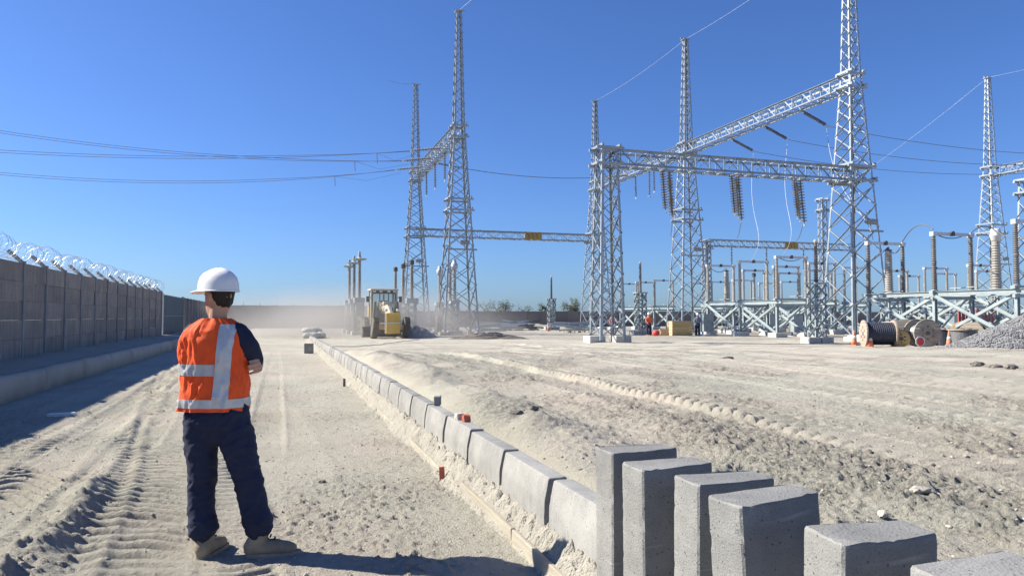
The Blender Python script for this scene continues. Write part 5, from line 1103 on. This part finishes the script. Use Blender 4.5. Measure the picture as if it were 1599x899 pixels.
    for s in (-1, 1):
        b = MB(); b.box((s * w * 0.98, (y0 + y1) / 2, (z0 + z1) / 2), (0.02, y1 - y0 - 0.14, z1 - z0 - 0.15)); b.build('side_window', 'glass', g)
    b = MB(); b.box((0, y1 - 0.2, 2.0), (0.5, 0.16, 0.9)); b.box((0, y1 - 0.45, 1.75), (0.5, 0.5, 0.14)); b.build('seat', 'machine_dark', g)
    b = MB(); b.tube([(-w, y0, 2.75), (-w - 0.28, y0 - 0.15, 2.8)], 0.03, 6); b.box((-w - 0.3, y0 - 0.16, 2.65), (0.2, 0.06, 0.4)); b.build('mirror', 'machine_dark', g)
    b = MB(); b.tube([(w, y0, 2.75), (w + 0.25, y0 - 0.15, 2.8)], 0.03, 6); b.box((w + 0.27, y0 - 0.16, 2.65), (0.2, 0.06, 0.4)); b.build('mirror', 'machine_dark', g)
    b = MB(); b.box((0, 2.95, 1.75), (1.35, 2.7, 1.0)); me = b.mesh('engine_hood', 'machine_yellow'); bevel_mesh(me, 0.08); hd = link('engine_hood', me, g)
    b = MB(); b.tube([(0.3, 2.6, 2.2), (0.3, 2.6, 3.1)], 0.06, 8); b.build('exhaust', 'machine_dark', hd)
    b = MB(); b.box((0, 2.4, 1.05), (1.0, 3.6, 0.5)); b.build('rear_frame', 'machine_dark', g)
    for s in (-1, 1):
        b = MB(); b.bar((s * 0.78, 1.9, 0.7), (s * 0.78, 3.85, 0.7), 0.2, 0.42); b.build('tandem_case', 'machine_dark', g)
    b = MB(); b.box((-0.95, 0.9, 1.15), (0.35, 0.9, 0.06)); b.box((-1.0, 0.9, 0.8), (0.3, 0.5, 0.05)); b.build('step', 'machine_dark', g)
    return x, y
GX, GY = grader()
# windrow of soil pushed by the blade
def windrow(name, label, cx, cy, lx, ly, h, seed):
    n = 40; g = np.linspace(-1, 1, n); X, Y = np.meshgrid(g, g); d = np.hypot(X, Y)
    Z = h * np.clip(1 - d, 0, 1) ** 0.8 * (0.5 + 1.0 * fbm(X * 4 + seed, Y * 4, seed, 3)) - 0.05
    wx, wy = cx + X * lx, cy + Y * ly; gr = ground_parts(wx.ravel(), wy.ravel())[0].reshape(X.shape)
    co = np.stack([wx.ravel(), wy.ravel(), (gr + Z).ravel()], 1); i, j = np.meshgrid(np.arange(n - 1), np.arange(n - 1), indexing='ij')
    q = np.stack([i * n + j, i * n + j + 1, (i + 1) * n + j + 1, (i + 1) * n + j], -1).reshape(-1, 4)
    me = bpy.data.meshes.new(name); me.from_pydata(co.tolist(), [], q.tolist()); me.update(); me.materials.append(M['stone' if 'windrow' in name else 'dark_clod']); tag(link(name, me), label, 'soil', None, 'stuff')
windrow('soil_windrow', 'loose soil pushed up beside the grader blade', GX + 1.9, GY - 2.2, 1.5, 1.0, 0.85, 3)
windrow('soil_heap', 'low dark soil ridge right of the grader', GX + 6.0, GY - 6.0, 3.0, 0.8, 0.45, 5)

# ------------------------------------------------------------------ trees behind the far wall
def tree(label, px, z, h, w, seed, dense=1.0):
    rg = random.Random(seed); x, y = at(px, z); o = thing('tree', label, 'tree', (x, y, 0), 0, 'trees beyond the far wall')
    b = MB(); b.tube([(0, 0, 0), (0.1, 0, h * 0.4), (0.0, 0.1, h * 0.75)], [0.16, 0.11, 0.04], 7)
    tips = []
    for k in range(14):
        a = rg.uniform(0, 6.28); z0 = h * rg.uniform(0.3, 0.75); e = V(math.cos(a) * w * rg.uniform(.4, 1), math.sin(a) * w * rg.uniform(.4, 1), z0 + h * rg.uniform(0.05, 0.3)); b.tube([(0, 0, z0), e * 0.5 + V(0, 0, z0 * 0.5 + 0.1), e], [0.05, 0.03, 0.012], 5); tips.append(e)
    b.build('trunk', 'bark', o)
    b = MB()
    for e in tips:
        for k in range(int(60 * dense)):
            c = e + V(rg.gauss(0, .35), rg.gauss(0, .35), rg.gauss(0, .3)) * w * 0.55; s = rg.uniform(0.06, 0.13); u = V(rg.uniform(-1, 1), rg.uniform(-1, 1), rg.uniform(-1, 1)).normalized(); v = u.orthogonal().normalized()
            b.add([c - u * s, c + v * s * .5, c + u * s, c - v * s * .5], [(0, 1, 2, 3)])
    b.build('crown', 'leaf', o)
for k, (px, h, w, dn, lab) in enumerate(((776, 3.3, 1.6, 1.0, 'low bushy tree behind the far wall right of the tall left tower'), (789, 3.9, 1.2, 0.5, 'thin sparse tree beside the low bushy one behind the far wall'), (818, 3.0, 1.3, 0.6, 'small sparse tree behind the far wall midway to the lone stand'), (852, 3.6, 1.1, 0.9, 'small tree showing left of the lone insulator stand'), (891, 4.3, 1.3, 1.4, 'dark tree behind the far wall left of the near column'), (899, 4.1, 0.8, 0.5, 'spindly tree close left of the near column'), (757, 3.2, 1.2, 0.7, 'small bush top behind the far wall at the left tower foot'))):
    tree(lab, px, 104 + k, h, w, 40 + k, dn)

# ------------------------------------------------------------------ people
def remeshed(mb, name, mat, parent, voxel, smooth=6, disp=None):
    me = mb.mesh(name + '_raw', None); o = bpy.data.objects.new('tmp', me); COL.objects.link(o)
    m = o.modifiers.new('r', 'REMESH'); m.mode = 'VOXEL'; m.voxel_size = voxel
    s = o.modifiers.new('s', 'SMOOTH'); s.factor = 0.5; s.iterations = smooth
    dg = bpy.context.evaluated_depsgraph_get(); ev = o.evaluated_get(dg); out = bpy.data.meshes.new_from_object(ev)
    bpy.data.objects.remove(o); out.name = name
    if disp is not None:
        n = len(out.vertices); co = np.zeros(n * 3, np.float32); no = np.zeros(n * 3, np.float32); out.vertices.foreach_get('co', co); out.vertex_normals.foreach_get('vector', no)
        co = co.reshape(-1, 3).astype(float); no = no.reshape(-1, 3); co += no * disp(co)[:, None]; out.vertices.foreach_set('co', co.astype(np.float32).ravel()); out.update()
    out.materials.clear(); out.materials.append(M[mat]); out.polygons.foreach_set('use_smooth', [True] * len(out.polygons))
    return link(name, out, parent)
def helmet_mesh(parent, c, yaw, sc=1.0, mat='helmet'):
    b = MB(); A = Matrix.Translation(c) @ Matrix.Rotation(yaw, 4, 'Z') @ Matrix.Scale(sc, 4)
    n = 28; rows_ = [(0.0, 1.0), (0.35, 0.97), (0.62, 0.88), (0.82, 0.70), (0.94, 0.45), (1.0, 0.16)]
    o_ = len(b.v)
    for hz, rr in rows_:
        for k in range(n):
            a = 2 * math.pi * k / n; lx, ly = 0.142, 0.112; ridge = 0.010 * math.exp(-(math.sin(a) * rr / 0.22) ** 2) if hz > 0.3 else 0
            b.v.append(tuple(A @ V(lx * rr * math.cos(a), ly * rr * math.sin(a), 0.135 * hz + ridge)))
    for i in range(len(rows_) - 1):
        for k in range(n): b.f.append((o_ + i * n + k, o_ + i * n + (k + 1) % n, o_ + (i + 1) * n + (k + 1) % n, o_ + (i + 1) * n + k))
    b.f.append(tuple(o_ + (len(rows_) - 1) * n + k for k in range(n)))
    h = b.build('helmet', mat, parent, True)
    b = MB(); o2 = 0
    for t in (0, 1):
        for k in range(n):
            a = 2 * math.pi * k / n; f = max(0, math.cos(a)) ** 2; ext = (0.008 + 0.062 * f) * t
            b.v.append(tuple(A @ V((0.140 + ext) * math.cos(a), (0.110 + ext * 0.9) * math.sin(a), 0.004 - 0.012 * t * (0.5 + f))))
    for t in (0, 1):
        for k in range(n):
            v = b.v[t * n + k]; b.v.append((v[0], v[1], v[2] - 0.006))
    for k in range(n):
        k2 = (k + 1) % n; b.f += [(k, n + k, n + k2, k2), (2 * n + k, 2 * n + k2, 3 * n + k2, 3 * n + k), (n + k, 3 * n + k, 3 * n + k2, n + k2)]
    b.build('brim', mat, h, True); return h

def main_person():
    x, y = at(345, 4.62); P = thing('person', 'person in an orange reflective vest and navy trousers standing with arms crossed', 'person', (x, y, gz(x, y) - 0.0), -YAW)
    face = V(-0.86, 0.5, 0).normalized(); side = V(-face.y, face.x, 0); hc = V(-0.02, 0.02, 1.60)
    # body: one continuous figure
    b = MB()
    b.chain([hc + V(0, 0, -0.10) + face * 0.015, hc + V(0, 0, -0.045) + face * 0.012, hc, hc + V(0, 0, 0.06), hc + V(0, 0, 0.10)], [(0.055, 0.075), (0.066, 0.088), (0.075, 0.098), (0.074, 0.096), (0.058, 0.078)], 18, ref=face)
    b.chain([hc + face * 0.088 + V(0, 0, 0.02), hc + face * 0.108 + V(0, 0, -0.022), hc + face * 0.10 + V(0, 0, -0.035)], [0.009, 0.014, 0.013], 8)      # nose
    b.chain([hc + face * 0.075 + V(0, 0, -0.10), hc + face * 0.085 + V(0, 0, -0.105)], [0.02, 0.016], 8)                    # chin
    b.chain([hc + face * 0.086 - side * 0.018 + V(0, 0, -0.062), hc + face * 0.086 + side * 0.018 + V(0, 0, -0.062)], [0.009, 0.009], 8)    # mouth
    for s in (-1, 1):
        b.chain([hc + side * s * 0.076 + V(0, 0, 0.025), hc + side * s * 0.084 - face * 0.012 + V(0, 0, 0.0), hc + side * s * 0.076 + V(0, 0, -0.03)], [(0.008, 0.014), (0.009, 0.018), (0.007, 0.010)], 8, ref=face)
        b.chain([hc + face * 0.083 + side * s * 0.03 + V(0, 0, 0.012), hc + face * 0.087 + side * s * 0.036 + V(0, 0, 0.011)], [0.009, 0.008], 8)
    b.chain([V(-0.03, 0.01, 1.36), V(-0.025, 0.012, 1.44), hc + V(0, -0.005, -0.07)], [(0.075, 0.07), (0.056, 0.058), (0.052, 0.058)], 14)
    b.chain([V(-0.03, 0.02, 0.92), V(-0.03, 0.02, 1.08), V(-0.03, 0.01, 1.25), V(-0.035, 0.005, 1.36)], [(0.15, 0.10), (0.14, 0.10), (0.165, 0.11), (0.14, 0.085)], 16)
    elR, elL = V(0.188, 0.085, 1.185), V(-0.245, 0.10, 1.165)
    b.chain([V(0.115, 0.01, 1.37), V(0.165, 0.03, 1.28), elR], [0.045, 0.042, 0.036], 12); b.chain([elR, V(0.06, 0.20, 1.19), V(-0.10, 0.215, 1.21)], [0.037, 0.034, 0.026], 12)
    b.chain([V(-0.185, 0.01, 1.37), V(-0.225, 0.04, 1.27), elL], [0.045, 0.042, 0.036], 12); b.chain([elL, V(-0.05, 0.185, 1.15), V(0.13, 0.165, 1.165)], [0.037, 0.034, 0.026], 12)
    # right hand tucked over the left arm
    b.chain([V(-0.10, 0.215, 1.21), V(-0.16, 0.19, 1.22), V(-0.19, 0.16, 1.22)], [(0.025, 0.02), (0.040, 0.016), (0.038, 0.014)], 10)
    for k in range(4): b.chain([V(-0.19, 0.16, 1.245 - 0.02 * k), V(-0.235, 0.125, 1.248 - 0.021 * k), V(-0.262, 0.075 + 0.008 * (k == 3), 1.246 - 0.021 * k)], [0.0095, 0.009, 0.0075], 8)
    b.chain([V(-0.15, 0.195, 1.245), V(-0.17, 0.175, 1.275), V(-0.19, 0.145, 1.285)], [0.012, 0.011, 0.008], 8)
    # left hand: palm against the right upper arm, four fingers curling round it towards the camera
    b.chain([V(0.13, 0.165, 1.165), V(0.185, 0.15, 1.175), V(0.218, 0.115, 1.18)], [(0.022, 0.024), (0.018, 0.042), (0.015, 0.042)], 10, ref=(0, 0, 1))
    for k, ln in enumerate((0.86, 1.0, 0.95, 0.76)):
        z = 1.215 - 0.0245 * k; b.chain([V(0.222, 0.10, z), V(0.226, 0.10 - 0.05 * ln, z - 0.008), V(0.214, 0.10 - 0.095 * ln, z - 0.014), V(0.188, 0.10 - 0.135 * ln, z - 0.022)], [0.0112, 0.0108, 0.0102, 0.0088], 9)
    b.chain([V(0.19, 0.15, 1.205), V(0.205, 0.125, 1.24), V(0.207, 0.095, 1.262)], [0.013, 0.0115, 0.009], 9)
    # legs
    hipL, kneL, ankL = V(-0.11, 0.0, 0.86), V(-0.108, 0.02, 0.47), V(-0.068, -0.02, 0.09)
    hipR, kneR, ankR = V(0.065, 0.01, 0.86), V(0.175, 0.03, 0.47), V(0.262, 0.0, 0.09)
    b.chain([V(-0.10, 0.01, 0.93), V(0.05, 0.01, 0.93)], [(0.09, 0.09), (0.09, 0.09)], 12)
    for h_, k_, a_ in ((hipL, kneL, ankL), (hipR, kneR, ankR)): b.chain([h_, h_.lerp(k_, .5), k_, k_.lerp(a_, 0.35), a_], [0.075, 0.066, 0.05, 0.052, 0.034], 12)
    b.chain([ankL, V(-0.065, 0.06, 0.045), V(-0.06, 0.14, 0.035)], [(0.034, 0.034), (0.036, 0.028), (0.032, 0.02)], 10); b.chain([ankR, V(0.33, 0.02, 0.045), V(0.41, 0.03, 0.035)], [(0.034, 0.034), (0.036, 0.028), (0.032, 0.02)], 10, ref=(0, 0, 1))
    remeshed(b, 'body', 'skin', P, 0.0058, 3)
    # hair under the hat
    b = MB(); b.chain([hc - face * 0.040 + V(0, 0, -0.03), hc - face * 0.024 + V(0, 0, 0.015), hc - face * 0.01 + V(0, 0, 0.06)], [(0.062, 0.062), (0.080, 0.086), (0.078, 0.092)], 16, ref=face); remeshed(b, 'hair', 'hair', P, 0.005, 3, lambda c: 0.008 * (fbm(c[:, 0] * 90 + c[:, 1] * 70, c[:, 2] * 26, 671, 2) - 0.5))
    helmet_mesh(P, hc + V(0, 0, 0.035) + face * 0.008, math.atan2(face.y, face.x))
    # trousers
    b = MB()
    b.chain([V(-0.025, 0.015, 0.97), V(-0.025, 0.01, 0.90), V(-0.02, 0.0, 0.83), V(-0.015, 0.005, 0.77)], [(0.168, 0.122), (0.182, 0.130), (0.186, 0.132), (0.158, 0.113)], 20)
    b.chain([V(-0.105, 0.0, 0.86), V(-0.112, 0.0, 0.68), V(-0.105, 0.01, 0.50), V(-0.102, 0.0, 0.34), V(-0.085, -0.02, 0.20), V(-0.078, -0.025, 0.155)], [(0.102, 0.115), (0.096, 0.108), (0.082, 0.092), (0.078, 0.086), (0.085, 0.088), (0.080, 0.084)], 18)
    b.chain([V(0.065, 0.0, 0.87), V(0.115, 0.0, 0.70), V(0.165, 0.015, 0.52), V(0.205, 0.01, 0.36), V(0.248, 0.0, 0.21), V(0.262, -0.005, 0.165)], [(0.112, 0.118), (0.104, 0.110), (0.086, 0.096), (0.081, 0.088), (0.086, 0.09), (0.080, 0.084)], 18)
    def folds(c):
        x_, y_, z_ = c[:, 0], c[:, 1], c[:, 2]
        low = 1 - sstep(0.14, 0.34, z_); kn = np.exp(-((z_ - 0.47) / 0.13) ** 2); hip = np.exp(-((z_ - 0.76) / 0.12) ** 2)
        w1 = fbm(x_ * 9 + y_ * 6, z_ * 34 + x_ * 9, 601, 3) - 0.5; w2 = fbm(x_ * 13 + y_ * 11 + z_ * 6, z_ * 16 - x_ * 10, 605, 3) - 0.5
        cr = np.clip(1 - np.abs(2 * fbm(x_ * 8 + z_ * 9, z_ * 15 - x_ * 12 + y_ * 6, 613, 2) - 1) * 2.0, 0, 1) ** 2
        return 0.006 * cr * (0.5 + kn + hip + low) + 0.034 * w1 * low + 0.017 * w2 * (kn + 0.8 * hip + 0.4) + 0.006 * (fbm(x_ * 30 + y_ * 20, z_ * 30, 609, 2) - 0.5)
    tr = remeshed(b, 'trousers', 'navy', P, 0.009, 5, folds)
    for (cx, cy_, cz, w_, h_, nrm) in () and ((0.075, -0.126, 0.835, 0.115, 0.125, 0.10),):
        b = MB(); b.box((cx, cy_, cz), (w_, 0.012 if w_ > 0.05 else 0.13, h_), Matrix.Rotation(nrm, 3, 'Z')); me = b.mesh('pocket', 'navy'); bevel_mesh(me, 0.005); link('pocket', me, tr)
    # shirt sleeves
    b = MB()
    b.chain([V(0.10, 0.0, 1.375), V(0.163, 0.02, 1.29), V(0.187, 0.085, 1.19)], [0.070, 0.067, 0.058], 16); b.chain([V(0.187, 0.085, 1.19), V(0.06, 0.205, 1.19), V(-0.07, 0.222, 1.205)], [0.058, 0.052, 0.044], 14)
    b.chain([V(-0.165, 0.0, 1.375), V(-0.215, 0.03, 1.28), V(-0.238, 0.10, 1.17)], [0.066, 0.062, 0.056], 16); b.chain([V(-0.238, 0.10, 1.17), V(-0.05, 0.19, 1.15), V(0.09, 0.172, 1.163)], [0.056, 0.05, 0.042], 14)
    b.chain([V(-0.035, 0.01, 1.33), V(-0.03, 0.012, 1.43)], [(0.13, 0.09), (0.064, 0.066)], 14)
    remeshed(b, 'shirt', 'navy', P, 0.008, 4, lambda c: 0.012 * (fbm(c[:, 0] * 14 + c[:, 1] * 10, c[:, 2] * 22 + c[:, 1] * 14, 621, 3) - 0.5))
    # vest surface
    key = [(0.875, -0.036, 0.198, 0.146), (0.95, -0.034, 0.203, 0.150), (1.05, -0.026, 0.200, 0.146), (1.15, -0.026, 0.196, 0.142), (1.25, -0.032, 0.199, 0.143), (1.33, -0.040, 0.192, 0.136), (1.385, -0.038, 0.176, 0.122), (1.42, -0.034, 0.150, 0.105), (1.45, -0.032, 0.105, 0.085), (1.462, -0.030, 0.082, 0.078)]
    kz = np.array([k[0] for k in key])
    def S(th, z, off=0.0):
        cx = np.interp(z, kz, [k[1] for k in key]); rx = np.interp(z, kz, [k[2] for k in key]); ry = np.interp(z, kz, [k[3] for k in key])
        e = 2 / 2.5; ct, st = np.cos(th), np.sin(th); tt = np.abs((th % (2 * math.pi)) - math.pi)
        f = 0.022 * (fbm(tt * 2.6 + z * 2.2, z * 6.0 - tt * 1.2, 641, 3) - 0.5) + 0.026 * (fbm(tt * 5.0 - z * 2, z * 3.4, 645, 2) - 0.5) * (1 - 0.4 * (z > 1.35))
        f = f + 0.012 * np.sin(th * 9 + z * 4) * np.maximum(0, 1 - (z - 0.875) / 0.12)
        rg_ = 1 - np.abs(2 * fbm(tt * 3.2 + z * 3.5, z * 5.5 - tt * 2.2, 651, 3) - 1) * 1.6; f = f + 0.016 * np.clip(rg_, 0, 1) ** 2 * (0.4 + fbm(tt * 1.5, z * 4, 655, 2)) - 0.006
        m = 1 + (f + off) / 0.17
        return np.stack([cx + rx * m * np.sign(ct) * np.abs(ct) ** e, 0.01 - ry * m * np.sign(st) * np.abs(st) ** e, z], -1)
    NT, NZ = 140, 80; b = MB()
    TH, ZZ = np.meshgrid(2 * math.pi * np.arange(NT) / NT, 0.895 + (1.462 - 0.895) * np.arange(NZ + 1) / NZ); b.v = S(TH.ravel(), ZZ.ravel()).tolist()
    for i in range(NZ):
        for k in range(NT): b.f.append((i * NT + k, (i + 1) * NT + k, (i + 1) * NT + (k + 1) % NT, i * NT + (k + 1) % NT))
    ve = b.build('vest', 'vest', P, True)
    def band_(th_fn, z0, z1, nz, nt):
        b = MB(); th, zz = [], []
        for i in range(nz + 1):
            z = z0 + (z1 - z0) * i / nz; a0, a1 = th_fn(z)
            th += [a0 + (a1 - a0) * k / nt for k in range(nt + 1)]; zz += [z] * (nt + 1)
        b.v = S(np.array(th), np.array(zz), 0.0035).tolist()
        for i in range(nz):
            for k in range(nt): b.f.append((i * (nt + 1) + k, (i + 1) * (nt + 1) + k, (i + 1) * (nt + 1) + k + 1, i * (nt + 1) + k + 1))
        b.build('reflective_band', 'tape', ve, True)
    def th_of(xx, z):
        cx = np.interp(z, kz, [k[1] for k in key]); rx = np.interp(z, kz, [k[2] for k in key]); c = max(-0.999, min(0.999, (xx - cx) / rx)); return math.acos(math.copysign(abs(c) ** 1.25, c))
    def vx(z): return np.interp(z, [0.90, 1.0, 1.15, 1.4], [0.046, 0.052, 0.062, 0.074])
    band_(lambda z: (th_of(vx(z) + 0.043, z), th_of(vx(z) - 0.043, z)), 0.92, 1.425, 50, 8)
    band_(lambda z: (th_of(vx(z) - 0.045, z), math.pi * 1.1), 1.112, 1.182, 8, 40)
    band_(lambda z: (0, 2 * math.pi), 0.918, 0.972, 6, 120)
    band_(lambda z: (math.pi * 0.93, math.pi * 1.06), 1.20, 1.37, 20, 6)
    # boots
    def boot(a, h, toe, name_ref):
        b = MB(); d = (toe - h); d.z = 0; d.normalize()
        b.chain([a + V(0, 0, 0.10), a + V(0, 0, 0.02), h + V(0, 0, 0.055)], [(0.056, 0.058), (0.056, 0.060), (0.052, 0.058)], 14, ref=d)
        b.chain([h + V(0, 0, 0.05) - d * 0.01, h.lerp(toe, 0.45) + V(0, 0, 0.055), h.lerp(toe, 0.8) + V(0, 0, 0.045), toe + V(0, 0, 0.04) - d * 0.02], [(0.048, 0.045), (0.050, 0.05), (0.052, 0.04), (0.044, 0.033)], 14, ref=(0, 0, 1))
        o = remeshed(b, 'boot', 'boot', P, 0.007, 4, lambda c: 0.006 * (fbm(c[:, 0] * 40, c[:, 2] * 40 + c[:, 1] * 30, 661, 2) - 0.5))
        b = MB(); s = d.cross(V(0, 0, 1)); L = (toe - h).length + 0.05; n = 10
        for zz in (0.0, 0.028):
            for k in range(24):
                t = 2 * math.pi * k / 24; b.v.append(tuple(h.lerp(toe, 0.5) + d * (L / 2 + 0.01) * math.copysign(abs(math.cos(t)) ** 0.6, math.cos(t)) + s * 0.055 * math.copysign(abs(math.sin(t)) ** 0.75, math.sin(t)) + V(0, 0, zz)))
        b.f += [tuple(range(24))[::-1], tuple(range(24, 48))] + [(k, (k + 1) % 24, 24 + (k + 1) % 24, 24 + k) for k in range(24)]
        b.build('sole', 'sole', o)
        for k in range(4):
            b = MB(); c = a.lerp(toe, 0.16 + 0.11 * k); c.z = 0.137 - 0.016 * k; c = c + d * 0.012; b.bar(c - s * 0.026, c + s * 0.026, 0.009); b.build('lace', 'lace', o)
    boot(V(-0.07, -0.02, 0.09), V(-0.07, -0.05, 0), V(-0.04, 0.19, 0), 0)
    boot(V(0.255, -0.005, 0.09), V(0.22, -0.02, 0), V(0.475, 0.03, 0), 1)
    return P
main_person()

def far_person(label, px, z, top, face_az, arm=0.0, legs='navy'):
    x, y = at(px, z); P = thing('person', label, 'person', (x, y, gz(x, y)), face_az, 'workers in the yard')
    b = MB(); hc = V(0, 0.0, 1.58)
    b.chain([hc + V(0, 0, -0.10), hc, hc + V(0, 0, 0.09)], [(0.055, 0.07), (0.075, 0.095), (0.06, 0.08)], 12); b.chain([V(0, 0, 1.36), hc + V(0, 0, -0.06)], [0.06, 0.052], 10)
    b.chain([hc + V(0, 0.09, 0.0), hc + V(0, 0.11, -0.03)], [0.012, 0.013], 8)
    b.chain([V(0, 0, 0.85), V(0, 0, 1.1), V(0, 0, 1.32), V(0, 0, 1.39)], [(0.15, 0.10), (0.14, 0.10), (0.18, 0.11), (0.12, 0.08)], 14)
    sh = []
    for s in (-1, 1):
        e = V(s * 0.25, 0.02 + arm * 0.1, 1.10); w_ = V(s * (0.24 - arm * 0.12), 0.06 + arm * 0.25, 0.86 + arm * 0.3); sh.append((s, e, w_))
        b.chain([V(s * 0.17, 0, 1.35), e, w_], [0.045, 0.038, 0.028], 10); b.chain([w_, w_ + V(0, 0.015, -0.07)], [(0.028, 0.018), (0.036, 0.014)], 8)
        for k in range(4): b.chain([w_ + V(0.0, -0.02 + 0.02 * k, -0.09), w_ + V(-s * 0.01, -0.015 + 0.02 * k, -0.15 - 0.008 * (k in (1, 2)))], [0.009, 0.007], 6)
        b.chain([w_ + V(-s * 0.02, 0.04, -0.04), w_ + V(-s * 0.03, 0.06, -0.09)], [0.011, 0.008], 6)
        b.chain([V(s * 0.09, 0, 0.88), V(s * 0.11, 0.01, 0.46), V(s * 0.12, 0, 0.08)], [0.08, 0.055, 0.04], 10)
    remeshed(b, 'body', 'skin', P, 0.012, 3)
    b = MB(); b.chain([V(0, 0, 0.86), V(0, 0, 1.1), V(0, 0, 1.32), V(0, 0, 1.40)], [(0.19, 0.13), (0.185, 0.13), (0.205, 0.135), (0.12, 0.09)], 14)
    for s, e, w_ in sh: b.chain([V(s * 0.16, 0, 1.35), e, e.lerp(w_, 0.9)], [0.068, 0.056, 0.045], 10)
    remeshed(b, 'jacket', top, P, 0.016, 3, lambda c: 0.02 * (fbm(c[:, 0] * 10, c[:, 2] * 14 + c[:, 1] * 9, 701, 2) - 0.5))
    b = MB(); b.chain([V(-0.02, 0, 0.92), V(0.02, 0, 0.92)], [(0.13, 0.15), (0.13, 0.15)], 12)
    for s in (-1, 1): b.chain([V(s * 0.085, 0, 0.90), V(s * 0.105, 0.01, 0.48), V(s * 0.12, 0, 0.10)], [0.115, 0.088, 0.082], 12)
    remeshed(b, 'trousers', legs, P, 0.016, 3)
    for s in (-1, 1):
        b = MB(); b.chain([V(s * 0.12, -0.06, 0.05), V(s * 0.13, 0.16, 0.04)], [(0.05, 0.05), (0.045, 0.035)], 10); b.build('boot', 'boot', P, True)
    helmet_mesh(P, hc + V(0, 0, 0.03), R(90))
    return P
far_person('worker in a red jacket standing before the tall left tower foot', 687, 66.5, 'worker_red', 0.2)
far_person('worker in an orange jacket half hidden inside the near column foot', 957, 56.0, 'worker_orange', 2.4, 0.6)
far_person('worker in orange beside the wooden crate left of the middle tower', 1013, 55.5, 'worker_orange', 3.0, 0.5)
far_person('worker in blue grey clothes left of the disconnector frame', 1089, 55.5, 'worker_blue', 2.8, 0.4)
x, y = at(1024, 55.0); b = MB(); b.lathe([(0.0, 0), (0.24, 0.02), (0.26, 0.25), (0.2, 0.36), (0.05, 0.42)], 14); o = b.build('red_can', 'red', None, True); o.location = (x, y, gz(x, y)); tag(o, 'small red can on the ground beside the worker at the crate', 'can')

# ------------------------------------------------------------------ dust raised by the grader
def dust():
    b = MB(); A = Matrix.Identity(4)
    bm = bmesh.new(); bmesh.ops.create_icosphere(bm, subdivisions=3, radius=1)
    for v in bm.verts: v.co = Vector((GX - 1.0 + v.co.x * 17, GY + 7 + v.co.y * 17, -0.3 + v.co.z * 5.0))
    me = bpy.data.meshes.new('dust_cloud'); bm.to_mesh(me); bm.free()
    m = bpy.data.materials.new('airborne_dust'); m.use_nodes = True; nt = m.node_tree; nt.nodes.clear()
    out = nt.nodes.new('ShaderNodeOutputMaterial'); pv = nt.nodes.new('ShaderNodeVolumePrincipled'); pv.inputs['Color'].default_value = (0.86, 0.82, 0.76, 1); pv.inputs['Anisotropy'].default_value = 0.2
    tc = nt.nodes.new('ShaderNodeTexCoord'); n = nt.nodes.new('ShaderNodeTexNoise'); n.inputs['Scale'].default_value = 0.22; n.inputs['Detail'].default_value = 4
    mp = nt.nodes.new('ShaderNodeMapping'); mp.inputs['Location'].default_value = (-(GX - 1.0) / 17, -(GY + 7) / 17, 0.3 / 5.0); mp.inputs['Scale'].default_value = (1 / 17, 1 / 17, 1 / 5.0)
    ln = nt.nodes.new('ShaderNodeVectorMath'); ln.operation = 'LENGTH'; fall = nt.nodes.new('ShaderNodeMapRange'); fall.interpolation_type = 'SMOOTHSTEP'
    fall.inputs['From Min'].default_value = 0.15; fall.inputs['From Max'].default_value = 0.98; fall.inputs['To Min'].default_value = 1; fall.inputs['To Max'].default_value = 0
    nr = nt.nodes.new('ShaderNodeMapRange'); nr.inputs['From Min'].default_value = 0.35; nr.inputs['From Max'].default_value = 0.75; nr.inputs['To Min'].default_value = 0.08; nr.inputs['To Max'].default_value = 1.3
    mu = nt.nodes.new('ShaderNodeMath'); mu.operation = 'MULTIPLY'; m2 = nt.nodes.new('ShaderNodeMath'); m2.operation = 'MULTIPLY'; m2.inputs[1].default_value = 0.20
    L = nt.links.new
    L(tc.outputs['Object'], mp.inputs['Vector']); L(mp.outputs['Vector'], ln.inputs[0]); L(ln.outputs['Value'], fall.inputs['Value']); L(tc.outputs['Object'], n.inputs['Vector']); L(n.outputs['Fac'], nr.inputs['Value'])
    L(fall.outputs['Result'], mu.inputs[0]); L(nr.outputs['Result'], mu.inputs[1]); L(mu.outputs[0], m2.inputs[0]); L(m2.outputs[0], pv.inputs['Density']); L(pv.outputs['Volume'], out.inputs['Volume'])
    me.materials.append(m); tag(link('dust_cloud', me), 'pale dust hanging behind and around the grader', 'dust', None, 'stuff')
dust()
